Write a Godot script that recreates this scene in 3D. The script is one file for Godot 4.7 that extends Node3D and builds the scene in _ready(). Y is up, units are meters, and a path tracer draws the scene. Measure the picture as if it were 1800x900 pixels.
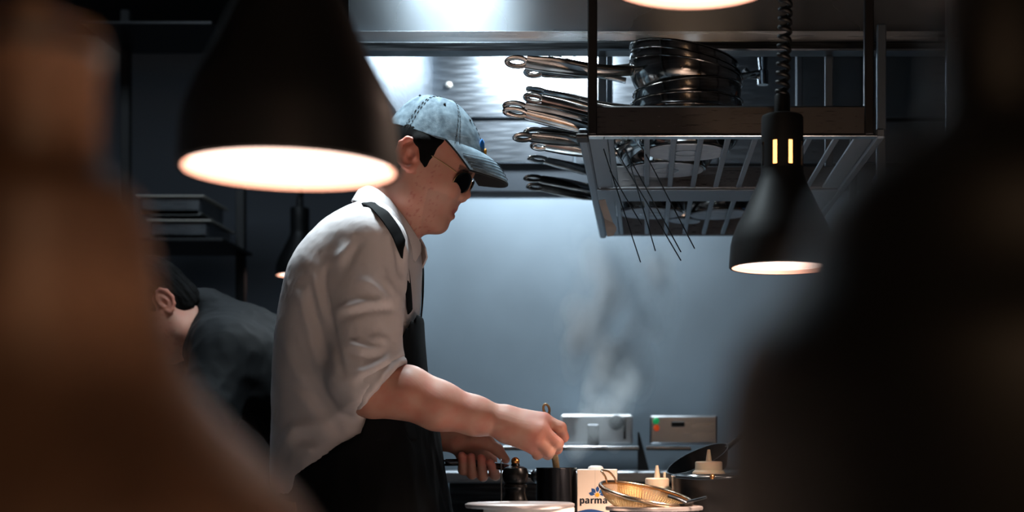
extends Node3D
# A restaurant kitchen seen over its pass. y is up, metres; the camera looks along -Z with a shifted lens.

const F := 2600.0      # focal length in pixels of the 1800 x 900 frame
const CX := 1137.0     # principal point in pixels
const CY := 800.0
const EYE := 1.09      # height of the camera

var M := {}
var used := {}


func P(px: float, py: float, d: float) -> Vector3:
	return Vector3((px - CX) * d / F, EYE + (CY - py) * d / F, -d)


# ---------------------------------------------------------------- shapes
class Geo:
	var st := SurfaceTool.new()
	var g := 0

	func _init() -> void:
		st.begin(Mesh.PRIMITIVE_TRIANGLES)

	func flat() -> void:
		st.set_smooth_group(-1)

	func smooth() -> void:
		g += 1
		st.set_smooth_group(g)

	func tri(a: Vector3, b: Vector3, c: Vector3) -> void:
		st.add_vertex(a)
		st.add_vertex(c)
		st.add_vertex(b)

	func quad(a: Vector3, b: Vector3, c: Vector3, d: Vector3) -> void:
		tri(a, b, c)
		tri(a, c, d)

	# a convex face turned away from c
	func face(pts: Array, c: Vector3) -> void:
		var n: Vector3 = (pts[1] - pts[0]).cross(pts[2] - pts[0])
		var m := Vector3.ZERO
		for p in pts:
			m += p
		m /= pts.size()
		if n.dot(m - c) < 0.0:
			pts = pts.duplicate()
			pts.reverse()
		for i in range(1, pts.size() - 1):
			tri(pts[0], pts[i], pts[i + 1])

	func box(c: Vector3, size: Vector3, b := Basis(), ch := 0.002) -> Geo:
		flat()
		var h := size * 0.5
		ch = minf(ch, minf(h.x, minf(h.y, h.z)) * 0.9)
		var at := func(s: Vector3, ax: int) -> Vector3:
			var v := Vector3.ZERO
			for i in 3:
				v[i] = s[i] * (h[i] if i == ax else h[i] - ch)
			return c + b * v
		var signs := [-1.0, 1.0]
		for ax in 3:
			var j := (ax + 1) % 3
			var k := (ax + 2) % 3
			for s in signs:
				var pts := []
				for q in [[-1.0, -1.0], [1.0, -1.0], [1.0, 1.0], [-1.0, 1.0]]:
					var v := Vector3.ZERO
					v[ax] = s
					v[j] = q[0]
					v[k] = q[1]
					pts.append(at.call(v, ax))
				face(pts, c)
			if ch < 1e-6:
				continue
			for sj in signs:
				for sk in signs:
					var v0 := Vector3.ZERO
					v0[j] = sj
					v0[k] = sk
					v0[ax] = -1.0
					var v1 := v0
					v1[ax] = 1.0
					face([at.call(v0, j), at.call(v1, j), at.call(v1, k), at.call(v0, k)], c)
		if ch < 1e-6:
			return self
		for sx in signs:
			for sy in signs:
				for sz in signs:
					var v := Vector3(sx, sy, sz)
					face([at.call(v, 0), at.call(v, 1), at.call(v, 2)], c)
		return self

	func span(a: Vector3, b: Vector3, ch := 0.002) -> Geo:
		return box((a + b) * 0.5, (b - a).abs(), Basis(), ch)

	# a straight bar of w x h between two points
	func bar(a: Vector3, b: Vector3, w: float, h: float, up := Vector3.UP, ch := 0.001) -> Geo:
		var z := (b - a).normalized()
		var x := up.cross(z).normalized()
		var y := z.cross(x)
		return box((a + b) * 0.5, Vector3(w, h, a.distance_to(b)), Basis(x, y, z), ch)

	# turned shape: points (radius, height), up along the outside, then down along the inside
	func lathe(prof: Array, segs: int, xf := Transform3D(), sharp := 40.0, a0 := 0.0, a1 := TAU) -> Geo:
		smooth()
		for i in prof.size() - 1:
			var p0: Vector2 = prof[i]
			var p1: Vector2 = prof[i + 1]
			if i > 0:
				var q: Vector2 = prof[i - 1]
				if absf((p0 - q).angle_to(p1 - p0)) > deg_to_rad(sharp):
					smooth()
			for s in segs:
				var t0 := lerpf(a0, a1, float(s) / segs)
				var t1 := lerpf(a0, a1, float(s + 1) / segs)
				if s == segs - 1 and absf(a1 - a0 - TAU) < 1e-5:
					t1 = a0
				var c0 := Vector3(cos(t0), 0, sin(t0))
				var c1 := Vector3(cos(t1), 0, sin(t1))
				var a := xf * (c0 * p0.x + Vector3(0, p0.y, 0))
				var b := xf * (c0 * p1.x + Vector3(0, p1.y, 0))
				var c := xf * (c1 * p1.x + Vector3(0, p1.y, 0))
				var d := xf * (c1 * p0.x + Vector3(0, p0.y, 0))
				if p1.x > 1e-6:
					tri(a, b, c)
				if p0.x > 1e-6:
					tri(a, c, d)
		return self

	# swept oval: radii across (w) and along up (h), per point or one for all
	func tube(pts: Array, w: Variant, segs := 8, h: Variant = null, up := Vector3.ZERO, closed := false) -> Geo:
		smooth()
		var n := pts.size()
		var rings := []
		var side := Vector3.ZERO
		for i in n:
			var t: Vector3
			if closed:
				t = pts[(i + 1) % n] - pts[(i - 1 + n) % n]
			else:
				t = pts[mini(i + 1, n - 1)] - pts[maxi(i - 1, 0)]
			t = t.normalized()
			if up != Vector3.ZERO:
				side = up.cross(t).normalized()
			elif i == 0:
				side = t.cross(Vector3.UP if absf(t.y) < 0.9 else Vector3.RIGHT).normalized()
			else:
				side = (side - t * side.dot(t)).normalized()
			var u := t.cross(side)
			var rw: float = w[i] if w is Array else w
			var rh: float = rw if h == null else (h[i] if h is Array else h)
			var ring := []
			for k in segs:
				var a := TAU * k / segs
				ring.append(pts[i] + side * cos(a) * rw + u * sin(a) * rh)
			rings.append(ring)
		for i in (n if closed else n - 1):
			var r0: Array = rings[i]
			var r1: Array = rings[(i + 1) % n]
			for k in segs:
				var k1 := (k + 1) % segs
				quad(r0[k], r0[k1], r1[k1], r1[k])
		if not closed:
			smooth()
			for k in range(1, segs - 1):
				tri(rings[0][0], rings[0][k + 1], rings[0][k])
			smooth()
			for k in range(1, segs - 1):
				tri(rings[n - 1][0], rings[n - 1][k], rings[n - 1][k + 1])
		return self

	func ball(c: Vector3, r: Vector3, segs := 16, b := Basis()) -> Geo:
		var prof := []
		var m := segs / 2
		for i in m + 1:
			var a := -PI / 2 + PI * i / m
			prof.append(Vector2(maxf(cos(a), 0.0) if i > 0 and i < m else 0.0, sin(a)))
		return lathe(prof, segs, Transform3D(b * Basis.from_scale(r), c))

	# outline in x, y pulled along z from 0 to depth
	func extrude(poly: PackedVector2Array, depth: float, xf := Transform3D()) -> Geo:
		if Geometry2D.is_polygon_clockwise(poly):
			poly = poly.duplicate()
			poly.reverse()
		flat()
		var idx := Geometry2D.triangulate_polygon(poly)
		for i in range(0, idx.size(), 3):
			var a := poly[idx[i]]
			var b := poly[idx[i + 1]]
			var c := poly[idx[i + 2]]
			if (b - a).cross(c - a) < 0:
				var t := b
				b = c
				c = t
			tri(xf * Vector3(a.x, a.y, depth), xf * Vector3(b.x, b.y, depth), xf * Vector3(c.x, c.y, depth))
			tri(xf * Vector3(a.x, a.y, 0), xf * Vector3(c.x, c.y, 0), xf * Vector3(b.x, b.y, 0))
		var n := poly.size()
		for i in n:
			var a := poly[i]
			var b := poly[(i + 1) % n]
			quad(xf * Vector3(a.x, a.y, 0), xf * Vector3(b.x, b.y, 0), xf * Vector3(b.x, b.y, depth), xf * Vector3(a.x, a.y, depth))
		return self

	# a sheet with thickness over a grid of points; the outside is where rows x columns turn
	func sheet(rows: Array, thick: float) -> Geo:
		var nr := rows.size()
		var nc: int = rows[0].size()
		var nrm := []
		for i in nr:
			var line := []
			for j in nc:
				var du: Vector3 = rows[mini(i + 1, nr - 1)][j] - rows[maxi(i - 1, 0)][j]
				var dv: Vector3 = rows[i][mini(j + 1, nc - 1)] - rows[i][maxi(j - 1, 0)]
				line.append(du.cross(dv).normalized())
			nrm.append(line)
		for side in 2:
			smooth()
			for i in nr - 1:
				for j in nc - 1:
					var q := []
					for o in [[0, 0], [1, 0], [1, 1], [0, 1]]:
						q.append(rows[i + o[0]][j + o[1]] - (nrm[i + o[0]][j + o[1]] * thick if side == 1 else Vector3.ZERO))
					if side == 0:
						quad(q[0], q[1], q[2], q[3])
					else:
						quad(q[3], q[2], q[1], q[0])
		flat()
		var edge := []
		for j in nc:
			edge.append([0, j])
		for i in range(1, nr):
			edge.append([i, nc - 1])
		for j in range(nc - 2, -1, -1):
			edge.append([nr - 1, j])
		for i in range(nr - 2, 0, -1):
			edge.append([i, 0])
		for k in edge.size():
			var e0: Array = edge[k]
			var e1: Array = edge[(k + 1) % edge.size()]
			var a: Vector3 = rows[e0[0]][e0[1]]
			var b: Vector3 = rows[e1[0]][e1[1]]
			var c: Vector3 = b - nrm[e1[0]][e1[1]] * thick
			var d: Vector3 = a - nrm[e0[0]][e0[1]] * thick
			quad(d, c, b, a)
		return self

	func mesh() -> ArrayMesh:
		st.generate_normals()
		return st.commit()


# ---------------------------------------------------------------- soft bodies: joined distance fields, meshed as surface nets
class Prim:
	var kind := 0
	var op := 0          # 0 join, 1 cut away, 2 keep what is inside
	var k := 0.01
	var a: Vector3
	var ab: Vector3
	var l2 := 1.0
	var ra := 0.0
	var dr := 0.0
	var inv: Transform3D
	var r: Vector3
	var y0 := 0.0
	var y1 := 1.0
	var tab: PackedFloat32Array   # cx, rx, cz, rz per row
	var rows := 0
	var e := 2.3

	func dist(p: Vector3) -> float:
		if kind == 0:
			var q := p - a
			var h := clampf(q.dot(ab) / l2, 0.0, 1.0)
			return (q - ab * h).length() - ra - dr * h
		if kind == 1:
			var q := inv * p
			var k0 := (q / r).length()
			var k1 := (q / (r * r)).length()
			return k0 * (k0 - 1.0) / maxf(k1, 1e-6)
		if kind == 2:
			var q := (inv * p).abs() - r
			return q.max(Vector3.ZERO).length() + minf(maxf(q.x, maxf(q.y, q.z)), 0.0) - ra
		if kind == 3:
			return a.dot(p) - ra
		var t := clampf((p.y - y0) / (y1 - y0), 0.0, 1.0) * (rows - 1)
		var i := mini(int(t), rows - 2)
		var f := t - i
		var o := i * 4
		var rx := lerpf(tab[o + 1], tab[o + 5], f)
		var rz := lerpf(tab[o + 3], tab[o + 7], f)
		var qx := absf(p.x - lerpf(tab[o], tab[o + 4], f)) / rx
		var qz := absf(p.z - lerpf(tab[o + 2], tab[o + 6], f)) / rz
		var d := (pow(pow(qx, e) + pow(qz, e), 1.0 / e) - 1.0) * minf(rx, rz)
		return maxf(d, maxf(p.y - y1, y0 - p.y))


class Field:
	var ps: Array[Prim] = []
	const B := 6

	func _put(p: Prim, k: float, op: int) -> Prim:
		p.k = k
		p.op = op
		ps.append(p)
		return p

	func cone(a: Vector3, b: Vector3, ra: float, rb: float, k := 0.01, op := 0) -> Field:
		var p := Prim.new()
		p.a = a
		p.ab = b - a
		p.l2 = maxf(p.ab.length_squared(), 1e-9)
		p.ra = ra
		p.dr = rb - ra
		_put(p, k, op)
		return self

	func chain(pts: Array, radii: Array, k := 0.006) -> Field:
		for i in pts.size() - 1:
			cone(pts[i], pts[i + 1], radii[i], radii[i + 1], k)
		return self

	func egg(c: Vector3, r: Vector3, k := 0.01, op := 0, b := Basis()) -> Field:
		var p := Prim.new()
		p.kind = 1
		p.inv = Transform3D(b, c).affine_inverse()
		p.r = r
		_put(p, k, op)
		return self

	func slab(c: Vector3, half: Vector3, round: float, k := 0.01, op := 0, b := Basis()) -> Field:
		var p := Prim.new()
		p.kind = 2
		p.inv = Transform3D(b, c).affine_inverse()
		p.r = half - Vector3.ONE * round
		p.ra = round
		_put(p, k, op)
		return self

	# keeps (op 2) or cuts (op 1) the half space behind the plane
	func plane(through: Vector3, n: Vector3, k := 0.003, op := 2) -> Field:
		var p := Prim.new()
		p.kind = 3
		p.a = n.normalized()
		p.ra = p.a.dot(through)
		_put(p, k, op)
		return self

	# sections: [y, x back, x front, z centre, z half], any order of y
	func loft(sec: Array, k := 0.01, op := 0, grow := 0.0, e := 2.3) -> Field:
		sec = sec.duplicate()
		sec.sort_custom(func(m, n): return m[0] < n[0])
		var p := Prim.new()
		p.kind = 4
		p.e = e
		p.y0 = sec[0][0]
		p.y1 = sec[-1][0]
		p.rows = 80
		for i in p.rows:
			var y := lerpf(p.y0, p.y1, float(i) / (p.rows - 1))
			var j := 0
			while j < sec.size() - 2 and sec[j + 1][0] < y:
				j += 1
			var s0: Array = sec[maxi(j - 1, 0)]
			var s1: Array = sec[j]
			var s2: Array = sec[j + 1]
			var s3: Array = sec[mini(j + 2, sec.size() - 1)]
			var f: float = clampf((y - s1[0]) / maxf(s2[0] - s1[0], 1e-6), 0.0, 1.0)
			var v := []
			for c in range(1, 5):
				v.append(cubic_interpolate(s1[c], s2[c], s0[c], s3[c], f))
			p.tab.append_array([(v[0] + v[1]) * 0.5, (v[1] - v[0]) * 0.5 + grow, v[2], v[3] + grow])
		_put(p, k, op)
		return self

	func over(list: Array, p: Vector3) -> float:
		var d := 1e3
		for q: Prim in list:
			var e := q.dist(p)
			if q.op == 0:
				var h := maxf(q.k - absf(d - e), 0.0)
				d = minf(d, e) - h * h * 0.25 / q.k
			else:
				if q.op == 1:
					e = -e
				var h := maxf(q.k - absf(d - e), 0.0)
				d = maxf(d, e) + h * h * 0.25 / q.k
		return d

	func at(p: Vector3) -> float:
		return over(ps, p)

	func snap(p: Vector3, off := 0.0) -> Vector3:
		for i in 6:
			var d := at(p) - off
			var e := 0.002
			var n := Vector3(at(p + Vector3(e, 0, 0)) - at(p - Vector3(e, 0, 0)), at(p + Vector3(0, e, 0)) - at(p - Vector3(0, e, 0)), at(p + Vector3(0, 0, e)) - at(p - Vector3(0, 0, e)))
			p -= n.normalized() * d
		return p

	# where the line from the eye through p meets the surface
	func hit(p: Vector3, eye: Vector3, off := 0.0) -> Vector3:
		var dir := (p - eye).normalized()
		var q := p
		for i in 200:
			var d := at(q) - off
			if d < 0.0004 or q.z < -3.2:
				break
			q += dir * maxf(d * 0.7, 0.0004)
		return q

	# [vertices, indices] of the surface
	func net(cell: float, lo: Vector3, hi: Vector3) -> Array:
		var nx := int(ceil((hi.x - lo.x) / cell / B)) * B + 1
		var ny := int(ceil((hi.y - lo.y) / cell / B)) * B + 1
		var nz := int(ceil((hi.z - lo.z) / cell / B)) * B + 1
		var sy := nx
		var sz := nx * ny
		var val := PackedFloat32Array()
		val.resize(nx * ny * nz)
		val.fill(1.0)
		var ids := PackedInt32Array()
		ids.resize(nx * ny * nz)
		ids.fill(-1)
		var live := PackedInt32Array()
		var R := cell * B * 0.8661
		for bz in (nz - 1) / B:
			for by in (ny - 1) / B:
				for bx in (nx - 1) / B:
					var c := lo + Vector3(bx + 0.5, by + 0.5, bz + 0.5) * (cell * B)
					var ds := PackedFloat32Array()
					var dmin := 1e3
					var d := 1e3
					for q in ps:
						var e := q.dist(c)
						ds.append(e)
						if q.op == 0:
							dmin = minf(dmin, e)
							var h := maxf(q.k - absf(d - e), 0.0)
							d = minf(d, e) - h * h * 0.25 / q.k
						else:
							if q.op == 1:
								e = -e
							d = maxf(d, e)
					if absf(d) > R * 1.6 + 0.003:
						continue
					var list := []
					for i in ps.size():
						var q := ps[i]
						if (q.op == 0 and ds[i] < dmin + 2.6 * R + q.k) or (q.op == 1 and ds[i] < 1.7 * R + q.k) or (q.op == 2 and ds[i] > -1.7 * R - q.k):
							list.append(q)
					live.append_array([bx * B, by * B, bz * B])
					for k in range(bz * B, bz * B + B + 1):
						for j in range(by * B, by * B + B + 1):
							var o := k * sz + j * sy
							for i in range(bx * B, bx * B + B + 1):
								val[o + i] = over(list, lo + Vector3(i, j, k) * cell)
		var vs := PackedVector3Array()
		var idx := PackedInt32Array()
		for l in range(0, live.size(), 3):
			for k in range(live[l + 2], live[l + 2] + B):
				for j in range(live[l + 1], live[l + 1] + B):
					for i in range(live[l], live[l] + B):
						var o := k * sz + j * sy + i
						var v0 := val[o]
						var v1 := val[o + 1]
						var v2 := val[o + sy]
						var v3 := val[o + sy + 1]
						var v4 := val[o + sz]
						var v5 := val[o + sz + 1]
						var v6 := val[o + sz + sy]
						var v7 := val[o + sz + sy + 1]
						var inside := int(v0 < 0) + int(v1 < 0) + int(v2 < 0) + int(v3 < 0) + int(v4 < 0) + int(v5 < 0) + int(v6 < 0) + int(v7 < 0)
						if inside == 0 or inside == 8:
							continue
						var s := Vector3.ZERO
						var n := 0
						if (v0 < 0) != (v1 < 0):
							s += Vector3(v0 / (v0 - v1), 0, 0)
							n += 1
						if (v2 < 0) != (v3 < 0):
							s += Vector3(v2 / (v2 - v3), 1, 0)
							n += 1
						if (v4 < 0) != (v5 < 0):
							s += Vector3(v4 / (v4 - v5), 0, 1)
							n += 1
						if (v6 < 0) != (v7 < 0):
							s += Vector3(v6 / (v6 - v7), 1, 1)
							n += 1
						if (v0 < 0) != (v2 < 0):
							s += Vector3(0, v0 / (v0 - v2), 0)
							n += 1
						if (v1 < 0) != (v3 < 0):
							s += Vector3(1, v1 / (v1 - v3), 0)
							n += 1
						if (v4 < 0) != (v6 < 0):
							s += Vector3(0, v4 / (v4 - v6), 1)
							n += 1
						if (v5 < 0) != (v7 < 0):
							s += Vector3(1, v5 / (v5 - v7), 1)
							n += 1
						if (v0 < 0) != (v4 < 0):
							s += Vector3(0, 0, v0 / (v0 - v4))
							n += 1
						if (v1 < 0) != (v5 < 0):
							s += Vector3(1, 0, v1 / (v1 - v5))
							n += 1
						if (v2 < 0) != (v6 < 0):
							s += Vector3(0, 1, v2 / (v2 - v6))
							n += 1
						if (v3 < 0) != (v7 < 0):
							s += Vector3(1, 1, v3 / (v3 - v7))
							n += 1
						ids[o] = vs.size()
						vs.append(lo + (Vector3(i, j, k) + s / n) * cell)
		for l in range(0, live.size(), 3):
			for k in range(live[l + 2], live[l + 2] + B):
				for j in range(live[l + 1], live[l + 1] + B):
					for i in range(live[l], live[l] + B):
						var o := k * sz + j * sy + i
						if ids[o] < 0 or i == 0 or j == 0 or k == 0:
							continue
						var neg := val[o] < 0
						if neg != (val[o + 1] < 0):
							_quad(idx, ids[o - sy - sz], ids[o - sz], ids[o], ids[o - sy], neg)
						if neg != (val[o + sy] < 0):
							_quad(idx, ids[o - sz - 1], ids[o - 1], ids[o], ids[o - sz], neg)
						if neg != (val[o + sz] < 0):
							_quad(idx, ids[o - 1 - sy], ids[o - sy], ids[o], ids[o - 1], neg)
		return [vs, idx]

	func _quad(idx: PackedInt32Array, a: int, b: int, c: int, d: int, out: bool) -> void:
		if a < 0 or b < 0 or c < 0 or d < 0:
			return
		if out:
			idx.append_array([a, c, b, a, d, c])
		else:
			idx.append_array([a, b, c, a, c, d])


# vertices and indices to a smooth mesh; color(p) and push(p) (a shift outwards) are optional
func skin(net: Array, color: Variant = null, push: Variant = null) -> ArrayMesh:
	var vs: PackedVector3Array = net[0]
	var idx: PackedInt32Array = net[1]
	var ns := normals(vs, idx)
	if push != null:
		for i in vs.size():
			vs[i] += ns[i] * float(push.call(vs[i], ns[i]))
		ns = normals(vs, idx)
	var arr := []
	arr.resize(Mesh.ARRAY_MAX)
	arr[Mesh.ARRAY_VERTEX] = vs
	arr[Mesh.ARRAY_NORMAL] = ns
	arr[Mesh.ARRAY_INDEX] = idx
	if color != null:
		var cs := PackedColorArray()
		cs.resize(vs.size())
		for i in vs.size():
			cs[i] = color.call(vs[i])
		arr[Mesh.ARRAY_COLOR] = cs
	var m := ArrayMesh.new()
	m.add_surface_from_arrays(Mesh.PRIMITIVE_TRIANGLES, arr)
	return m


func normals(vs: PackedVector3Array, idx: PackedInt32Array) -> PackedVector3Array:
	var ns := PackedVector3Array()
	ns.resize(vs.size())
	for t in range(0, idx.size(), 3):
		var a := idx[t]
		var b := idx[t + 1]
		var c := idx[t + 2]
		var n := (vs[c] - vs[a]).cross(vs[b] - vs[a])
		ns[a] += n
		ns[b] += n
		ns[c] += n
	for i in ns.size():
		ns[i] = ns[i].normalized()
	return ns


func joined(meshes: Array, turns: Array = []) -> ArrayMesh:
	var st := SurfaceTool.new()
	for i in meshes.size():
		st.append_from(meshes[i], 0, turns[i] if i < turns.size() else Transform3D())
	return st.commit()


func curve(pts: Array, n: int) -> Array:   # a smooth line through the points
	var out := []
	var m := pts.size()
	for i in n:
		var t := float(i) / (n - 1) * (m - 1)
		var j := mini(int(t), m - 2)
		var f := t - j
		var a: Vector3 = pts[maxi(j - 1, 0)]
		var b: Vector3 = pts[j]
		var c: Vector3 = pts[j + 1]
		var d: Vector3 = pts[mini(j + 2, m - 1)]
		out.append(b.cubic_interpolate(c, a, d, f))
	return out


# ---------------------------------------------------------------- nodes
func numbered(called: String) -> String:
	var n: int = used.get(called, 0)
	used[called] = n + 1
	return called if n == 0 else "%s_%03d" % [called, n]


func tag(o: Node3D, label: String, category: String, group := "") -> Node3D:
	o.set_meta("label", label)
	o.set_meta("category", category)
	if group != "":
		o.set_meta("group", group)
	return o


func thing(called: String, label: String, category: String, at := Vector3.ZERO, group := "") -> Node3D:
	var o := Node3D.new()
	o.name = numbered(called)
	o.position = at
	add_child(o)
	return tag(o, label, category, group)


# a part whose shape is given in world axes under things that are not turned
func part(called: String, shape: Variant, mat: Material, parent: Node3D, label := "") -> MeshInstance3D:
	var o := MeshInstance3D.new()
	var n := 0
	o.name = called
	while parent.has_node(NodePath(o.name)):
		n += 1
		o.name = "%s_%03d" % [called, n]
	o.mesh = shape.mesh() if shape is Geo else shape
	o.material_override = mat
	parent.add_child(o)
	var up: Node3D = parent
	while up != self:
		o.position -= up.position
		up = up.get_parent()
	if label != "":
		o.set_meta("label", label)
	return o


func single(called: String, shape: Variant, mat: Material, label: String, category: String, group := "") -> MeshInstance3D:
	var o := MeshInstance3D.new()
	o.name = numbered(called)
	o.mesh = shape.mesh() if shape is Geo else shape
	o.material_override = mat
	add_child(o)
	tag(o, label, category, group)
	return o


func struct(called: String, shape: Variant, mat: Material, label: String) -> MeshInstance3D:
	var o := single(called, shape, mat, label, called.split("_")[0])
	o.set_meta("kind", "structure")
	return o


# ---------------------------------------------------------------- materials
func plain(col: Color, rough := 0.6, metal := 0.0, spec := 0.5) -> StandardMaterial3D:
	var m := StandardMaterial3D.new()
	m.albedo_color = col
	m.roughness = rough
	m.metallic = metal
	m.metallic_specular = spec
	return m


func noise_tex(freq: float, oct := 3, seed_ := 1, lo := Color.BLACK, hi := Color.WHITE, size := 256) -> NoiseTexture2D:
	var n := FastNoiseLite.new()
	n.seed = seed_
	n.noise_type = FastNoiseLite.TYPE_SIMPLEX_SMOOTH
	n.frequency = freq
	n.fractal_octaves = oct
	var t := NoiseTexture2D.new()
	t.width = size
	t.height = size
	t.seamless = true
	t.noise = n
	var r := Gradient.new()
	r.set_color(0, lo)
	r.set_color(1, hi)
	t.color_ramp = r
	return t


func tri_map(m: StandardMaterial3D, scale: Vector3, world := true) -> StandardMaterial3D:
	m.uv1_triplanar = true
	m.uv1_world_triplanar = world
	m.uv1_scale = scale
	return m


func emit(m: StandardMaterial3D, col: Color, e: float) -> StandardMaterial3D:
	m.emission_enabled = true
	m.emission = col
	m.emission_energy_multiplier = e
	return m


func materials() -> void:
	var grain := noise_tex(0.02, 4, 3, Color(0.55, 0.55, 0.55), Color(1, 1, 1))
	var blot := noise_tex(0.012, 4, 7, Color(0.5, 0.5, 0.5), Color(1, 1, 1))
	var weave := noise_tex(0.2, 2, 5, Color(0.25, 0.25, 0.25), Color(0.75, 0.75, 0.75))
	for s in [["steel", Color(0.62, 0.64, 0.66), 0.34], ["steel_dark", Color(0.36, 0.38, 0.4), 0.36], ["steel_hood", Color(0.46, 0.49, 0.52), 0.36], ["steel_bright", Color(0.78, 0.78, 0.78), 0.16], ["pan", Color(0.76, 0.75, 0.74), 0.14], ["pan_base", Color(0.5, 0.55, 0.6), 0.5]]:
		var m := plain(s[1], s[2], 1.0)
		m.roughness_texture = grain
		m.roughness = s[2] * 1.25
		m.albedo_texture = blot if s[0] == "pan" or s[0] == "steel_dark" else null
		tri_map(m, Vector3(1.5, 40, 1.5) if s[0].begins_with("steel") and s[0] != "steel_bright" else Vector3(5, 30, 5))
		M[s[0]] = m
	M.pan_base.metallic = 0.3
	M.rack = tri_map(plain(Color(0.45, 0.45, 0.46), 0.42, 1.0), Vector3(3, 60, 3))
	M.rack.roughness_texture = grain
	M.rack_paint = plain(Color(0.42, 0.46, 0.5), 0.45, 0.6)
	M.pot_steel = plain(Color(0.22, 0.22, 0.23), 0.25, 1.0)
	M.handle_steel = plain(Color(0.4, 0.42, 0.44), 0.12, 1.0)
	M.rim_steel = plain(Color(0.85, 0.8, 0.78), 0.3, 0.8)
	M.sieve_rim = plain(Color(0.72, 0.62, 0.52), 0.22, 1.0)
	M.sieve_wire = plain(Color(0.68, 0.54, 0.36), 0.4, 0.9)
	M.rack_dark = plain(Color(0.16, 0.16, 0.165), 0.45, 0.7)
	M.dark_band = plain(Color(0.13, 0.16, 0.19), 0.5, 0.2)
	M.marble = tri_map(plain(Color(0.86, 0.84, 0.82), 0.4), Vector3(1, 1, 1))  # pale top of the unseen pass slab, bounces lamp light upwards
	M.marble.albedo_texture = noise_tex(0.01, 5, 31, Color(0.8, 0.8, 0.8), Color(1, 1, 1))
	M.rivet = plain(Color(0.8, 0.78, 0.74), 0.35, 0.6)
	M.appliance = tri_map(plain(Color(0.86, 0.88, 0.89), 0.4, 0.1), Vector3(3, 3, 3))
	M.steel_front = plain(Color(0.6, 0.63, 0.66), 0.37, 1.0)
	M.steel_front.anisotropy_enabled = true
	M.steel_front.anisotropy = -0.95
	M.steel_front.roughness_texture = grain
	M.steel_front.uv1_scale = Vector3(3, 0.5, 3)
	M.wall = tri_map(plain(Color(0.49, 0.555, 0.605), 0.62), Vector3(0.8, 0.8, 0.8))
	M.wall.albedo_texture = noise_tex(0.008, 4, 11, Color(0.86, 0.86, 0.86), Color(1, 1, 1))
	M.dark_wall = plain(Color(0.47, 0.5, 0.54), 0.7)
	M.dark = plain(Color(0.07, 0.075, 0.08), 0.6)
	M.floor = tri_map(plain(Color(0.16, 0.15, 0.15), 0.5), Vector3(1, 1, 1))
	M.ceiling = plain(Color(0.1, 0.1, 0.1), 0.8)
	M.lamp_black = plain(Color(0.06, 0.064, 0.068), 0.5, 0.0, 0.35)
	M.lamp_inside = plain(Color(0.97, 0.86, 0.8), 0.4, 0.2)
	M.lamp_brown = tri_map(plain(Color(0.5, 0.375, 0.29), 0.5, 0.1), Vector3(3, 3, 3))
	M.lamp_brown.albedo_texture = blot
	M.cord = plain(Color(0.03, 0.03, 0.032), 0.42)
	M.rubber = plain(Color(0.03, 0.03, 0.03), 0.6)
	M.glow = emit(plain(Color(0.9, 0.8, 0.75), 0.5), Color(1.0, 0.86, 0.8), 3.2)
	M.slot_glow = emit(plain(Color(0.9, 0.6, 0.3), 0.5), Color(1.0, 0.7, 0.4), 3.4)
	M.cool_glow = emit(plain(Color(0.9, 0.95, 1), 0.5), Color(0.85, 0.95, 1.0), 4.0)
	M.dim_panel = emit(plain(Color(0.9, 0.93, 0.95), 0.5), Color(0.85, 0.93, 1.0), 0.5)
	M.warm_panel = emit(plain(Color(0.9, 0.85, 0.8), 0.5), Color(1.0, 0.9, 0.8), 0.8)
	M.skin = plain(Color.WHITE, 0.5, 0.0, 0.4)
	M.skin.vertex_color_use_as_albedo = true
	M.skin.subsurf_scatter_enabled = true
	M.skin.subsurf_scatter_strength = 0.12
	M.hair = tri_map(plain(Color(0.035, 0.03, 0.028), 0.7, 0.0, 0.2), Vector3(60, 8, 60))
	M.hair.heightmap_enabled = true
	M.hair.heightmap_texture = weave
	M.hair.heightmap_scale = 0.25
	M.shirt = tri_map(plain(Color(0.77, 0.745, 0.745), 0.85, 0.0, 0.25), Vector3(26, 26, 26))
	M.shirt.heightmap_enabled = true
	M.shirt.heightmap_texture = weave
	M.shirt.heightmap_scale = 0.03
	M.apron = tri_map(plain(Color(0.05, 0.056, 0.062), 0.85, 0.0, 0.25), Vector3(26, 26, 26))
	M.apron.heightmap_enabled = true
	M.apron.heightmap_texture = weave
	M.apron.heightmap_scale = 0.03
	M.jacket = tri_map(plain(Color(0.035, 0.043, 0.052), 0.75, 0.0, 0.3), Vector3(20, 20, 20))
	M.trousers = plain(Color(0.05, 0.05, 0.06), 0.85)
	M.leather = plain(Color(0.04, 0.04, 0.04), 0.4)
	M.denim = tri_map(plain(Color(0.56, 0.63, 0.67), 0.88, 0.0, 0.2), Vector3(7, 7, 7), false)
	M.denim.albedo_texture = noise_tex(0.03, 5, 21, Color(0.48, 0.5, 0.53), Color(1.0, 1.0, 1.0))
	M.denim.heightmap_enabled = true
	M.denim.heightmap_texture = weave
	M.denim.heightmap_scale = 0.04
	M.denim_seam = plain(Color(0.2, 0.24, 0.27), 0.9)
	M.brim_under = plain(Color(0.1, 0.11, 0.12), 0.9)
	M.badge_blue = plain(Color(0.05, 0.42, 0.72), 0.7)
	M.badge_gold = plain(Color(0.85, 0.55, 0.1), 0.7)
	M.lens = plain(Color(0.03, 0.04, 0.05), 0.06, 0.0, 0.8)
	M.gold_wire = plain(Color(0.62, 0.5, 0.36), 0.3, 1.0)
	M.brass = plain(Color(0.75, 0.52, 0.3), 0.28, 1.0)
	M.mill = plain(Color(0.025, 0.025, 0.026), 0.3, 0.0, 0.3)
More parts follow.
